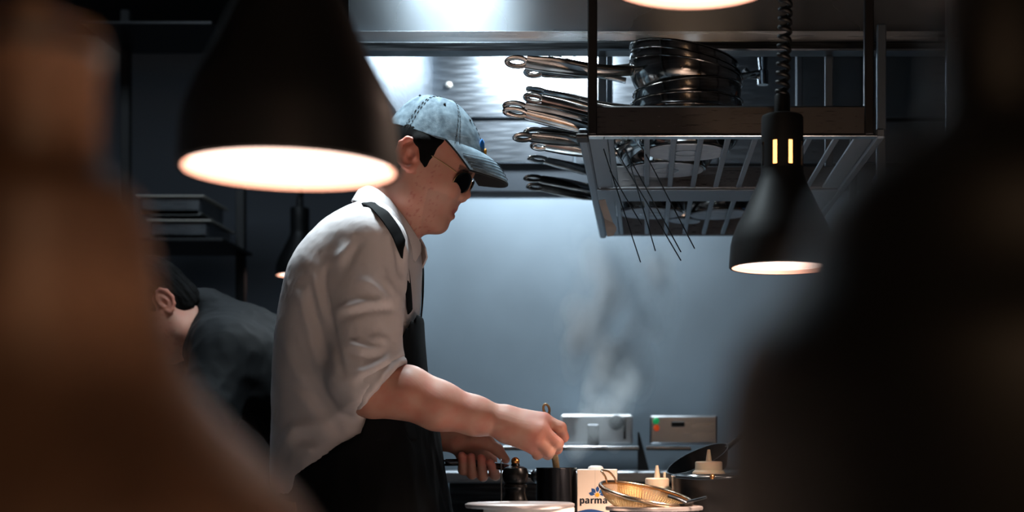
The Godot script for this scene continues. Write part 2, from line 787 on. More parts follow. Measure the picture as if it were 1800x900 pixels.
	M.wood = tri_map(plain(Color(0.72, 0.6, 0.43), 0.45, 0.2), Vector3(20, 4, 20))
	M.wood.albedo_texture = grain
	M.carton = plain(Color(0.83, 0.76, 0.69), 0.55)
	M.carton_edge = plain(Color(0.6, 0.55, 0.5), 0.6)
	M.ink = plain(Color(0.05, 0.06, 0.1), 0.6)
	M.petal = plain(Color(0.06, 0.24, 0.45), 0.6)
	M.petal_light = plain(Color(0.1, 0.36, 0.56), 0.6)
	M.sun = plain(Color(0.93, 0.58, 0.12), 0.6)
	M.plastic = plain(Color(0.72, 0.66, 0.57), 0.45)
	M.plastic.subsurf_scatter_enabled = true
	M.plastic.subsurf_scatter_strength = 0.3
	M.white_glaze = plain(Color(0.8, 0.78, 0.76), 0.2)
	M.black_pot = plain(Color(0.05, 0.05, 0.052), 0.3, 0.4)
	M.paper = plain(Color(0.52, 0.5, 0.49), 0.7)
	M.towel = plain(Color(0.5, 0.36, 0.22), 0.9)
	M.copper = plain(Color(0.6, 0.33, 0.2), 0.3, 1.0)
	M.green_led = emit(plain(Color(0.1, 0.5, 0.3), 0.4), Color(0.1, 0.6, 0.35), 0.5)
	M.orange_led = emit(plain(Color(0.6, 0.25, 0.1), 0.4), Color(0.8, 0.28, 0.1), 0.5)
	M.blue_plastic = plain(Color(0.06, 0.22, 0.4), 0.5)


# ---------------------------------------------------------------- the scene
func _ready() -> void:
	camera_and_light()
	materials()
	room()
	hood()
	back_range()
	counter()
	unseen_pass()
	rack()
	pans()
	side_rack()
	head_shapes()
	first_cook()
	second_cook()
	lamps()
	pass_things()
	far_things()
	steam()


func camera_and_light() -> void:
	var cam := Camera3D.new()
	cam.name = "camera"
	add_child(cam)
	var at := CameraAttributesPhysical.new()
	at.frustum_focal_length = 50.0
	at.frustum_focus_distance = 2.66
	at.frustum_near = 0.05
	at.frustum_far = 50.0
	at.exposure_aperture = 3.4
	cam.attributes = at
	cam.projection = Camera3D.PROJECTION_FRUSTUM
	cam.near = 0.05
	cam.far = 50.0
	cam.size = 900.0 / F * 0.05
	cam.frustum_offset = Vector2((900.0 - CX) / F, (CY - 450.0) / F) * 0.05
	cam.position = Vector3(0, EYE, 0)
	cam.current = true

	var env := Environment.new()
	env.background_mode = Environment.BG_COLOR
	env.background_color = Color(0.01, 0.012, 0.014)
	env.tonemap_mode = Environment.TONE_MAPPER_LINEAR
	env.tonemap_exposure = 1.0
	env.sdfgi_enabled = true
	env.ssao_enabled = true
	env.ssil_enabled = true
	env.volumetric_fog_enabled = true
	env.volumetric_fog_density = 0.0
	var we := WorldEnvironment.new()
	we.name = "environment"
	we.environment = env
	add_child(we)

	# unseen spotlight out of view above the cook, lights cap and shoulders
	spot("unseen_overhead_light", Vector3(-0.46, 2.62, -2.74), Vector3(-0.02, -1, 0.0), Color(0.9, 0.97, 1.0), 5.0, 46.0, 0.13)
	# unseen lamp in the hood behind its lip, lights back panel and wall
	area("unseen_hood_light", Vector3(-0.29, 2.235, -3.94), Vector3(0, -1, -0.35), Vector2(0.26, 0.06), Color(0.93, 0.975, 1.0), 2.4)
	# added fill panel out of view, lifts the dark far left of the kitchen
	area("added_fill_light", Vector3(-1.3, 2.86, -3.85), Vector3(0, -1, 0), Vector2(0.8, 0.5), Color(0.86, 0.94, 1.0), 1.6)
	# unseen warm globe behind the camera, lights the brown bell lamp
	omni("unseen_globe_light", Vector3(0.16, 1.62, 0.42), Color(1.0, 0.8, 0.62), 0.17, 0.06)


func spot(called: String, p: Vector3, dir: Vector3, col: Color, e: float, angle: float, size: float) -> SpotLight3D:
	var l := SpotLight3D.new()
	l.name = called
	l.light_color = col
	l.light_energy = e
	l.spot_angle = angle
	l.spot_range = 12.0
	l.spot_attenuation = 2.0
	l.spot_angle_attenuation = 0.6
	l.light_size = size
	l.shadow_enabled = true
	add_child(l)
	l.look_at_from_position(p, p + dir, Vector3.FORWARD if absf(dir.normalized().y) > 0.9 else Vector3.UP)
	return l


func area(called: String, p: Vector3, dir: Vector3, size: Vector2, col: Color, e: float) -> void:
	var l := AreaLight3D.new()
	l.name = called
	l.light_color = col
	l.light_energy = e
	l.area_size = size
	l.area_range = 12.0
	l.shadow_enabled = true
	add_child(l)
	l.look_at_from_position(p, p + dir, Vector3.FORWARD if absf(dir.normalized().y) > 0.9 else Vector3.UP)


func omni(called: String, p: Vector3, col: Color, e: float, size: float) -> void:
	var l := OmniLight3D.new()
	l.name = called
	l.light_color = col
	l.light_energy = e
	l.omni_range = 12.0
	l.omni_attenuation = 2.0
	l.light_size = size
	l.shadow_enabled = true
	add_child(l)
	l.position = p


# ---------------------------------------------------------------- room
func room() -> void:
	struct("floor", Geo.new().span(Vector3(-3.4, -0.1, -6.6), Vector3(2.7, 0.0, 1.5), 0.0), M.floor, "dark kitchen floor below the pass")
	struct("ceiling", Geo.new().span(Vector3(-3.4, 2.9, -6.6), Vector3(2.7, 3.0, 1.5), 0.0), M.ceiling, "dark ceiling above the hood")
	struct("wall_back", Geo.new().span(Vector3(-0.8, 0.0, -4.22), Vector3(2.6, 2.9, -4.12), 0.0), M.wall, "blue grey wall behind the stove, bright below the hood")
	struct("wall_far", Geo.new().span(Vector3(-3.3, 0.0, -6.5), Vector3(2.6, 2.9, -6.4), 0.0), M.dark_wall, "dark far wall of the kitchen on the left")
	struct("wall_left", Geo.new().span(Vector3(-3.3, 0.0, -6.4), Vector3(-3.2, 2.9, 1.4), 0.0), M.dark_wall, "dark side wall on the left")
	struct("wall_right", Geo.new().span(Vector3(2.5, 0.0, -6.4), Vector3(2.6, 2.9, 1.4), 0.0), M.dark_wall, "dark side wall on the right")
	struct("wall_front", Geo.new().span(Vector3(-3.3, 0.0, 1.4), Vector3(2.6, 2.9, 1.5), 0.0), M.dark_wall, "dark dining room wall behind the camera")
	# fittings of the lamps out of view: spotlight, added fill panel, globe
	var sp := thing("unseen_spotlight", "unseen ceiling spotlight out of view above the cook in the cap", "spotlight", Vector3(-0.46, 2.9, -2.74))
	part("housing", Geo.new().lathe([Vector2(0.0, 2.9), Vector2(0.05, 2.9), Vector2(0.05, 2.78), Vector2(0.14, 2.76), Vector2(0.15, 2.635), Vector2(0.142, 2.635), Vector2(0.135, 2.75), Vector2(0, 2.75)], 24, Transform3D(Basis(), Vector3(-0.46, 0, -2.74))), M.lamp_black, sp)
	part("glowing_lens", Geo.new().lathe([Vector2(0, 2.64), Vector2(0.13, 2.645), Vector2(0.13, 2.655), Vector2(0, 2.655)], 24, Transform3D(Basis(), Vector3(-0.46, 0, -2.74))), M.cool_glow, sp)
	var fl := thing("added_fill_panel", "added fill panel out of view on the ceiling at the far left", "lamp", Vector3(-1.3, 2.9, -3.85))
	part("frame", Geo.new().span(Vector3(-1.73, 2.872, -4.13), Vector3(-0.87, 2.9, -3.57), 0.004), M.steel_dark, fl)
	part("diffuser", Geo.new().span(Vector3(-1.7, 2.866, -4.1), Vector3(-0.9, 2.874, -3.6), 0.002), M.dim_panel, fl)
	var gl := thing("unseen_globe_lamp", "unseen warm globe lamp behind the camera, lighting the brown bell lamp", "lamp", Vector3(0.16, 1.62, 0.42))
	part("bulb", Geo.new().ball(Vector3(0.16, 1.62, 0.42), Vector3.ONE * 0.06, 20), M.warm_panel, gl)
	part("cord", Geo.new().tube([Vector3(0.16, 1.68, 0.42), Vector3(0.16, 2.9, 0.42)], 0.004, 6), M.cord, gl)


func hood() -> void:
	var o := thing("extractor_hood", "long stainless steel extractor hood across the top above the cook", "hood", Vector3(0.4, 1.9, -3.5))
	var xl := -0.6
	var xr := 2.3
	var front := BoxMesh.new()
	front.size = Vector3(xr - xl, 0.95, 0.012)
	var f := part("front_panel", front, M.steel_front, o)
	f.position += Vector3((xl + xr) / 2, 1.948 + 0.475, -3.0)
	var lip := BoxMesh.new()
	lip.size = Vector3(xr - xl + 0.02, 0.027, 0.03)
	f = part("upper_lip", lip, M.steel_front, o)
	f.position += Vector3((xl + xr) / 2, 1.9345, -2.995)
	f.rotation.x = 0.3
	part("lower_lip", Geo.new().span(Vector3(xl - 0.01, 1.903, -3.02), Vector3(xr + 0.01, 1.921, -2.97), 0.003), M.steel_dark, o)
	part("side_panel", Geo.new().span(Vector3(xl - 0.006, 1.903, -4.11), Vector3(xl + 0.006, 2.9, -3.0)), M.steel_hood, o)
	part("side_panel", Geo.new().span(Vector3(xr - 0.006, 1.903, -4.11), Vector3(xr + 0.006, 2.9, -3.0)), M.steel_hood, o)
	part("roof_panel", Geo.new().span(Vector3(xl, 2.34, -4.11), Vector3(xr, 2.36, -3.0)), M.steel_hood, o)
	for k in 4:
		var x0 := lerpf(xl, 1.0, k / 4.0) + 0.003
		var x1 := lerpf(xl, 1.0, (k + 1) / 4.0) - 0.003
		part("rear_panel", Geo.new().span(Vector3(x0, 2.026, -4.118), Vector3(x1, 2.34, -4.1)), M.steel_hood, o)
		part("rear_panel", Geo.new().span(Vector3(x0, 1.9, -4.118), Vector3(x1, 2.014, -4.1)), M.steel_hood, o)
	part("rear_panel", Geo.new().span(Vector3(1.003, 1.9, -4.118), Vector3(xr, 2.34, -4.1)), M.steel_hood, o)
	part("seam_strip", Geo.new().span(Vector3(xl, 2.012, -4.119), Vector3(xr, 2.028, -4.108)), M.steel_dark, o)
	part("rear_dark_band", Geo.new().span(Vector3(xl, 1.823, -4.119), Vector3(xr, 1.9, -4.112), 0.001), M.dark_band, o)  # flush dark band between rear panels and wall
	part("corner_strip", Geo.new().span(P(652, 150, 4.09), P(684, 40, 4.05)), M.steel_bright, o)
	for p in [[712, 157], [789, 149], [668, 104], [668, 142], [930, 150], [1190, 150]]:
		part("rivet", Geo.new().ball(P(p[0], p[1], 4.095), Vector3(0.009, 0.009, 0.008), 12), M.rivet, o)
	part("lamp_diffuser", Geo.new().box(Vector3(-0.29, 2.25, -3.936), Vector3(0.28, 0.02, 0.07), Basis(Vector3.RIGHT, 0.34), 0.004), M.cool_glow, o)  # unseen hood lamp, hidden behind the lip
	part("lamp_housing", Geo.new().span(Vector3(-0.45, 2.27, -3.98), Vector3(-0.13, 2.34, -3.88)), M.steel_dark, o)
	var v := thing("hanging_valve", "short steel valve fitting hanging under the hood lip right of the pan stack", "valve", P(1341, 150, 3.25))
	part("body", Geo.new().lathe([Vector2(0, 0), Vector2(0.012, 0.001), Vector2(0.013, 0.03), Vector2(0.009, 0.034), Vector2(0.011, 0.06), Vector2(0.007, 0.064), Vector2(0.007, 0.1), Vector2(0, 0.1)], 16, Transform3D(Basis(), P(1341, 150, 3.25))), M.steel_bright, v)
	part("spout", Geo.new().tube(curve([P(1338, 132, 3.25), P(1324, 134, 3.24), P(1313, 127, 3.24), P(1309, 122, 3.24)], 12), 0.007, 8), M.steel_bright, v)


func back_range() -> void:
	# the back counter against the wall, seen between hands and bottles
	var o := thing("steel_back_counter", "long steel counter with rail against the blue wall behind the bottles", "counter", Vector3(0.4, 0, -3.9))
	part("body", Geo.new().span(Vector3(-0.5, 0.1, -4.11), Vector3(1.9, 1.02, -3.74)), M.steel_dark, o)
	part("plinth", Geo.new().span(Vector3(-0.48, 0.0, -4.11), Vector3(1.88, 0.1, -3.8)), M.dark, o)
	part("top", Geo.new().span(Vector3(-0.52, 1.02, -4.11), Vector3(1.92, 1.05, -3.7), 0.004), M.steel, o)
	var a := P(700, 788, 3.66)
	var b := P(1123, 788, 3.66)
	part("rail", Geo.new().tube([a, b], 0.0065, 10), M.steel_bright, o)
	part("rail", Geo.new().tube([P(1136, 788, 3.66), P(1215, 788, 3.66)], 0.0065, 10), M.steel_bright, o)
	for x in [760.0, 1112.0, 1148.0]:
		part("rail_bracket", Geo.new().bar(P(x, 788, 3.66), P(x, 788, 3.745), 0.012, 0.012), M.steel_bright, o)
	var c := thing("countertop_oven", "pale steel countertop appliance with a dark round knob behind the saucepan", "appliance", P(1055, 776, 3.9))
	part("body", Geo.new().span(P(985, 776, 3.9) - Vector3(0, 0.007, 0), Vector3(P(1112, 730, 3.9).x, P(1112, 728, 3.9).y, -4.1), 0.006), M.appliance, c)
	part("knob", Geo.new().lathe([Vector2(0, 0.022), Vector2(0.017, 0.022), Vector2(0.02, 0.0), Vector2(0, 0)], 20, Transform3D(Basis(Vector3.RIGHT, PI / 2), P(1083, 743, 3.9))), M.rubber, c)
	part("tap", Geo.new().span(P(1033, 784, 3.86), P(1053, 746, 3.84)), M.steel_dark, c)
	part("side_grip", Geo.new().bar(P(1098, 735, 3.885), P(1098, 772, 3.885), 0.006, 0.006, Vector3.RIGHT), M.steel_dark, c)
	var d := thing("control_box", "dim steel control box with green and orange lights by the wall", "appliance", P(1200, 776, 3.9))
	part("body", Geo.new().span(P(1142, 776, 3.9) - Vector3(0, 0.007, 0), Vector3(P(1262, 730, 3.9).x, P(1262, 730, 3.9).y, -4.1), 0.005), M.steel, d)
	part("green_light", Geo.new().ball(P(1153, 740, 3.9), Vector3(0.009, 0.009, 0.005), 12), M.green_led, d, "small green light")
	part("orange_light", Geo.new().ball(P(1154, 752, 3.9), Vector3(0.008, 0.009, 0.005), 12), M.orange_led, d, "small orange light")
	part("display", Geo.new().span(P(1180, 750, 3.902), P(1204, 741, 3.895)), M.rubber, d)
	var w := Geo.new()
	w.extrude(PackedVector2Array([Vector2(0, 0), Vector2(0.03, 0), Vector2(0.004, 0.1), Vector2(0, 0.1)]), 0.06, Transform3D(Basis(), Vector3(P(1121, 0, 3.9).x, 1.05, -3.92)))
	single("black_wedge", w, M.rubber, "black tapered wedge in the gap between the two counter appliances", "stand")  # dark wedge filling the gap between the appliances


func counter() -> void:
	var o := thing("pass_counter", "steel pass counter in front of the cook, under plates and bottles", "counter", Vector3(0.6, 0, -2.6))
	part("worktop", Geo.new().span(Vector3(-0.33, 0.935, -3.02), Vector3(1.9, 0.97, -2.12), 0.005), M.steel, o)
	part("front_panel", Geo.new().span(Vector3(-0.3, 0.08, -2.2), Vector3(1.88, 0.935, -2.16)), M.steel_dark, o)
	part("end_panel", Geo.new().span(Vector3(-0.3, 0.08, -2.98), Vector3(-0.27, 0.935, -2.2)), M.steel_dark, o)
	part("lower_shelf", Geo.new().span(Vector3(-0.27, 0.3, -2.98), Vector3(1.88, 0.33, -2.2)), M.steel_dark, o)
	for p in [Vector2(-0.26, -2.95), Vector2(-0.26, -2.24), Vector2(1.84, -2.95), Vector2(1.84, -2.24)]:
		part("leg", Geo.new().span(Vector3(p.x - 0.02, 0.0, p.y - 0.02), Vector3(p.x + 0.02, 0.935, p.y + 0.02)), M.steel_dark, o)


# unseen pale slab below the picture, bounces heat lamp light up at the cook
func unseen_pass() -> void:
	var o := thing("unseen_pass_slab", "unseen pale pass slab under the heat lamps, bouncing their light onto the cook", "counter", Vector3(-0.2, 0, -1.2))
	part("slab", Geo.new().span(Vector3(-1.5, 0.86, -1.95), Vector3(1.1, 0.9, -0.3), 0.006), M.marble, o)
	part("front_panel", Geo.new().span(Vector3(-1.45, 0.0, -1.85), Vector3(1.05, 0.86, -0.45), 0.006), M.dark, o)


# ---------------------------------------------------------------- the hanging pan rack
func rack() -> void:
	var y0 := 1.631
	var y1 := 1.681
	var xl := -0.1
	var xr := 0.3875
	var o := thing("hanging_pan_rack", "hanging steel rack with slatted shelf full of pans, right of the cook", "rack", Vector3(0.14, y0, -3.0))
	var z0 := -2.5
	var z1 := -3.0
	var z2 := -3.64
	part("front_rail", Geo.new().span(Vector3(xl, y0, z0 - 0.018), Vector3(xr, y1, z0), 0.003), M.rack, o)
	part("front_lip", Geo.new().span(Vector3(xl, y0 - 0.003, z0 - 0.02), Vector3(xr + 0.002, y0, z0 + 0.004), 0.001), M.steel_bright, o)
	part("middle_rail", Geo.new().span(Vector3(xl, y0, z1 - 0.014), Vector3(xr, y1 - 0.004, z1), 0.003), M.rack, o)
	part("cross_beam", Geo.new().span(Vector3(xl - 0.012, y0 - 0.004, z1 - 0.13), Vector3(xr + 0.012, y0, z1 - 0.002), 0.001), M.rack_paint, o)
	part("rear_rail", Geo.new().span(Vector3(xl, y0, z2 - 0.018), Vector3(xr, y1, z2), 0.003), M.rack, o)
	for x in [xl - 0.016, xr]:
		part("side_rail", Geo.new().span(Vector3(x, y0 - 0.005, z2 - 0.018), Vector3(x + 0.016, y0 + 0.012, z0), 0.003), M.rack_paint, o)
	for k in 2:
		var x := xl if k == 0 else xr - 0.032
		part("side_flange", Geo.new().span(Vector3(x, y0 + 0.001, z1), Vector3(x + 0.032, y0 + 0.006, z0 - 0.02), 0.001), M.rack_paint, o)
		part("side_flange", Geo.new().span(Vector3(x, y0 + 0.001, z2), Vector3(x + 0.032, y0 + 0.006, z1 - 0.13), 0.001), M.rack_paint, o)
	for k in 10:
		var x := -0.0465 + k * 0.0466
		if k == 0:
			x = -0.062
		part("slat", Geo.new().span(Vector3(x - 0.005, y0 + 0.002, z1 - 0.004), Vector3(x + 0.005, y0 + 0.007, z0 - 0.016), 0.001), M.rack_paint, o)
		part("slat", Geo.new().span(Vector3(x - 0.005, y0 + 0.002, z2 - 0.004), Vector3(x + 0.005, y0 + 0.007, z1 - 0.125), 0.001), M.rack_paint, o)
	for x in [xl + 0.008, xr - 0.012]:
		part("post", Geo.new().span(Vector3(x - 0.008, y0, z0 - 0.012), Vector3(x + 0.008, 2.9, z0 + 0.005), 0.002), M.rack_dark, o)
		part("post", Geo.new().span(Vector3(x - 0.008, y0, z1 - 0.06), Vector3(x + 0.008, 1.972, z1 - 0.044), 0.002), M.rack_paint, o)
		part("post", Geo.new().span(Vector3(x - 0.008, y0, z2 - 0.016), Vector3(x + 0.008, 2.339, z2), 0.002), M.rack_paint, o)
		part("hanger_cap", Geo.new().span(Vector3(x - 0.008, 1.955, z1 - 0.065), Vector3(x + 0.022, 1.972, z1 - 0.04), 0.003), M.copper, o)
	part("corner_clip", Geo.new().span(P(1014, 251, 2.5), P(1034, 234, 2.46)), M.rubber, o)
	# paper tag tied to the left side rail
	var t := Geo.new()
	t.sheet([curve([P(1052, 352, 2.98), P(1056, 366, 3.0), P(1062, 384, 3.02)], 6), curve([P(1064, 350, 2.98), P(1068, 364, 3.0), P(1078, 392, 3.02)], 6)], 0.0006)
	t.sheet([curve([P(1062, 384, 3.02), P(1064, 398, 3.02), P(1068, 416, 3.03)], 6), curve([P(1078, 392, 3.02), P(1084, 402, 3.02), P(1078, 414, 3.03)], 6)], 0.0006)
	single("torn_paper_tag", t, M.paper, "torn pale paper tag hanging at the left side of the rack", "tag")
	# thin rods poking down between the slats
	var rods := [[1061, 262, 1126, 461], [1100, 262, 1152, 441], [1078, 256, 1197, 458], [1098, 262, 1197, 443], [1120, 242, 1221, 437], [1072, 300, 1128, 395]]
	var where := ["leftmost and longest of the thin rods", "second from the left of the thin rods", "thin rod reaching lowest at its right tip", "thin rod ending just above the lowest reaching one", "rightmost of the thin rods", "short thin rod, almost hidden"]
	for k in rods.size():
		var r: Array = rods[k]
		single("skewer", Geo.new().tube([P(r[0], r[1], 2.56 + 0.03 * k), P(r[2], r[3], 2.5 + 0.03 * k)], 0.0011, 6), M.steel_dark, "%s, poking through the rack slats" % where[k], "skewer", "skewers in the pan rack")


# a pan: turned body, handle and an open eye at the end of the handle
func pan(called: String, label: String, c: Vector3, roll: float, pitch: float, R: float, H: float, hend: Vector3, group: String, hw := 0.0115) -> void:
	var o := thing(called, label, "pan", c, group)
	var b := Basis(Vector3.BACK, -deg_to_rad(roll)) * Basis(Vector3.RIGHT, deg_to_rad(pitch))
	var base := R * 0.8
	var prof := [Vector2(0, -H), Vector2(base * 0.55, -H), Vector2(base, -H + 0.001)]
	for i in 6:
		var t := i / 5.0
		prof.append(Vector2(base + (R - base) * (1.0 - pow(1.0 - t, 2.2)), -H + 0.004 + (H - 0.006) * t))
	prof.append_array([Vector2(R + 0.0025, -0.001), Vector2(R + 0.0025, 0.001), Vector2(R - 0.002, 0.001)])
	for i in 5:
		var t := 1.0 - i / 4.0
		prof.append(Vector2(base - 0.003 + (R - base) * (1.0 - pow(1.0 - t, 2.2)), -H + 0.006 + (H - 0.008) * t))
	prof.append(Vector2(0, -H + 0.004))
	part("body", Geo.new().lathe(prof, 40, Transform3D(b, c)), M.pan, o)
	part("base_disc", Geo.new().lathe([Vector2(0, -H - 0.002), Vector2(base * 0.93, -H - 0.002), Vector2(base * 0.95, -H), Vector2(0, -H)], 32, Transform3D(b, c)), M.pan_base, o)
	var ring := []
	for i in 3:
		part("base_ring", Geo.new().lathe([Vector2(base * (0.3 + 0.2 * i), -H - 0.0026), Vector2(base * (0.33 + 0.2 * i), -H - 0.0026), Vector2(base * (0.33 + 0.2 * i), -H - 0.001)], 28, Transform3D(b, c)), M.pan, o) if R > 0.09 and i < 1 else null
	# handle: from the wall on the side of its end
	var local := b.inverse() * (hend - c)
	local.y = 0
	var dir := local.normalized()
	var root := c + b * (dir * (R - 0.006) + Vector3(0, -H * 0.35, 0))
	var along := hend - root
	var L := along.length()
	var up := Vector3(0, 0.7, -0.7).normalized()
	var lift := Vector3(0, 0.02, 0) * clampf(L / 0.25, 0.0, 1.0)
	var bend := [root, root + along * 0.1 - lift * 0.15, root + along * 0.35 - lift * 0.35, root + along * 0.62 - lift * 0.15, root + along * 0.86]
	var pts := curve(bend, 16)
	var ws := []
	var hs := []
	for i in 16:
		var t := i / 15.0
		ws.append(hw * (0.75 + 0.5 * smoothstep(0.2, 0.7, t) - 0.25 * smoothstep(0.75, 1.0, t)))
		hs.append(lerpf(0.0055, 0.0022, smoothstep(0.55, 1.0, t)))
	var h := part("handle", Geo.new().tube(pts, ws, 12, hs, up), M.pan, o)
	var eye := []
	var f = (hend - pts[15]).normalized()
	var side := up.cross(f).normalized()
	var ctr: Vector3 = (hend + pts[15]) * 0.5
	var el := hend.distance_to(pts[15]) * 0.5
	for i in 20:
		var a := TAU * i / 20.0
		eye.append(ctr + f * cos(a) * (el + 0.002) + side * sin(a) * hw * 0.6)
	part("eye", Geo.new().tube(eye, 0.0054, 8, 0.0021, f.cross(side), true), M.pan, h)
	part("bracket", Geo.new().ball(root + b * Vector3(0, -0.001, 0) - b * dir * 0.002, Vector3(0.006, 0.013, 0.014), 12, b), M.pan, o)


func pans() -> void:
	var ord := ["topmost", "second from the top", "third from the top", "fourth from the top", "fifth from the top", "sixth from the top", "lowest"]
	var rows := [
		[1202, 99, 2.69, 10, 0.0985, 0.05, [1330, 130, 3.0]],
		[1205, 114, 2.69, 11, 0.101, 0.05, [926, 128, 2.74]],
		[1206, 127, 2.69, 9, 0.103, 0.052, [893, 108, 2.6]],
		[1208, 160, 2.69, -5, 0.098, 0.05, [930, 158, 2.78]],
		[1207, 184, 2.69, -1, 0.101, 0.048, [926, 171, 2.68]],
		[1206, 203, 2.69, 1, 0.1, 0.045, [890, 186, 2.62]],
		[1207, 232, 2.69, 0, 0.097, 0.0365, [890, 195, 2.56]],
	]
	for i in rows.size():
		var r: Array = rows[i]
		pan("steel_pan", "looped handle steel pan, %s of the leaning front stack in the rack" % ord[i], P(r[0], r[1], r[2]), r[3], 0.0, r[4], r[5], P(r[6][0], r[6][1], r[6][2]), "pans stacked at the front of the rack", [0.011, 0.0115, 0.0145, 0.008, 0.0115, 0.0125, 0.0115][i])
	# deeper in the front bay
	var rest := [["upper", 1172, 222, 1, [925, 233, 2.78]], ["middle", 1168, 243, 2, [907, 241, 2.76]], ["lowest", 1170, 256, 0, [938, 256, 2.84]]]
	for r in rest:
		var h: float = {"upper": 0.04, "middle": 0.04, "lowest": 0.047}[r[0]]
		pan("steel_pan", "steel pan behind the leaning stack, %s of three in mid rack" % r[0], P(r[1], r[2], 2.885), r[3], 0.0, 0.098, h, P(r[4][0], r[4][1], r[4][2]), "pans in the middle of the rack", 0.011)
	pan("steel_pan", "steel pan at the right of the rear bay, its handle pointing back", P(1264, 343, 3.4), -2, 0.0, 0.09, 0.044, P(1330, 300, 3.6), "pans in the rear bay of the rack", 0.01)
	pan("steel_pan", "steel pan with sloping sides under the middle slats of the rear bay", P(1204, 351, 3.53), 2, 0.0, 0.05, 0.05, P(1190, 300, 3.62), "pans in the rear bay of the rack", 0.009)
	var last := [["upper", 1145, 312, 3, [932, 277, 2.98]], ["middle", 1142, 329, 0, [925, 312, 3.12]], ["lowest", 1144, 341, 0, [930, 327, 3.2]]]
	for r in last:
		var h: float = {"upper": 0.04, "middle": 0.04, "lowest": 0.044}[r[0]]
		pan("steel_pan", "steel pan at the left of the rear bay, %s of three" % r[0], P(r[1], r[2], 3.38), r[3], 0.0, 0.098, h, P(r[4][0], r[4][1], r[4][2]), "pans in the rear bay of the rack", 0.011)
	# ladles heaped at the right of the rear bay
	for k in 4:
		var a := P(1256 + k * 3, 372 + k * 11, 3.3 + 0.05 * k)
		var b := P(1312 + k * 2, 342 + k * 12, 3.34 + 0.05 * k)
		a.y = 1.652 + 0.003 * k
		b.y = a.y + 0.03
		var o := thing("steel_ladle", "steel ladle lying slantwise in the rear bay, %s from the front" % ["first", "second", "third", "fourth"][k], "ladle", a, "ladles in the rear bay of the rack")
		part("handle", Geo.new().bar(a, b, 0.014, 0.004), M.pan, o)
		part("bowl", Geo.new().lathe([Vector2(0, -0.014), Vector2(0.014, -0.011), Vector2(0.022, 0), Vector2(0.02, 0), Vector2(0.012, -0.009), Vector2(0, -0.011)], 20, Transform3D(Basis(), b + Vector3(0.018, 0.006, 0))), M.pan, o)
	# a whisk lying on the handles, its wires sticking out
	var w := thing("balloon_whisk", "wire whisk lying between the pan handles above the cook's cap brim", "whisk", P(1035, 140, 2.84))
	part("handle", Geo.new().tube([P(1030, 126, 2.84), P(1100, 142, 2.84)], 0.006, 10), M.steel_bright, w)
	for k in 5:
		var s := (k - 2) * 5.0
		part("wire", Geo.new().tube(curve([P(1030, 126, 2.84), P(1008, 117 + s, 2.84), P(980, 107 + s * 0.8, 2.84), P(964, 97 + absf(s) * 0.3, 2.84)], 10), 0.0011, 6), M.steel_bright, w)


func side_rack() -> void:
	# the next rack to the right, in the dark
	var o := thing("dark_side_rack", "dim steel rack with a sloping shelf at the right behind the lamp", "rack", Vector3(0.75, 1.5, -3.2))
	for x in [1549.0, 1671.0]:
		var a := P(x, 510, 2.94)
		part("post", Geo.new().span(Vector3(a.x - 0.009, 1.4, -2.95), Vector3(a.x + 0.009, 2.9 if x > 1600.0 else 1.945, -2.932)), M.rack_paint, o)
	part("shelf_rail", Geo.new().span(Vector3(0.48, 1.58, -3.02), Vector3(1.2, 1.62, -3.0)), M.rack_dark, o)
	part("shelf_rail", Geo.new().span(Vector3(0.48, 1.58, -3.5), Vector3(1.2, 1.62, -3.48)), M.rack_dark, o)
	for k in 7:
		part("slat", Geo.new().span(Vector3(0.5 + k * 0.1, 1.59, -3.48), Vector3(0.512 + k * 0.1, 1.597, -3.02)), M.rack_dark, o)
	for k in 2:
		part("rear_post", Geo.new().span(Vector3(0.48 + k * 0.7, 1.4, -3.5), Vector3(0.496 + k * 0.7, 1.9, -3.484)), M.rack_dark, o)
	for k in 3:
		var c := Vector3(0.585, 1.6, -3.2)
		var prof := [Vector2(0, 0), Vector2(0.05, 0), Vector2(0.075, 0.05), Vector2(0.079, 0.052), Vector2(0.074, 0.052), Vector2(0.048, 0.003), Vector2(0, 0.003)]
		single("steel_bowl", Geo.new().lathe(prof, 28, Transform3D(Basis(), c + Vector3(0.006 * k, 0.018 * k, 0))), M.pan, "steel bowl in the small stack on the dim side rack, %s" % ["lowest", "middle", "topmost"][k], "bowl", "bowls on the side rack")
	var c2 := Vector3(0.62, 1.6, -3.36)
	var pr := [Vector2(0, 0), Vector2(0.07, 0), Vector2(0.075, 0.01), Vector2(0.075, 0.17), Vector2(0.078, 0.172), Vector2(0.072, 0.172), Vector2(0.072, 0.01), Vector2(0, 0.006)]
	var pot := thing("copper_pot", "dim copper toned pot standing on the side rack at the right", "pot", Vector3(0.79, 1.6, -3.2))
	part("body", Geo.new().lathe(pr, 32, Transform3D(Basis.from_scale(Vector3(0.8, 1.15, 0.8)), Vector3(0.79, 1.6, -3.2))), M.copper, pot)
	for s in [-1, 1]:
		part("handle", Geo.new().tube(curve([Vector3(0.79 + 0.055 * s, 1.76, -3.2), Vector3(0.79 + 0.085 * s, 1.765, -3.2), Vector3(0.79 + 0.085 * s, 1.72, -3.2), Vector3(0.79 + 0.057 * s, 1.72, -3.2)], 12), 0.004, 8), M.copper, pot)
	single("blue_box", Geo.new().span(Vector3(0.53, 1.6, -3.47), Vector3(0.66, 1.74, -3.36)), M.blue_plastic, "blue plastic box at the back of the dim side rack", "box")


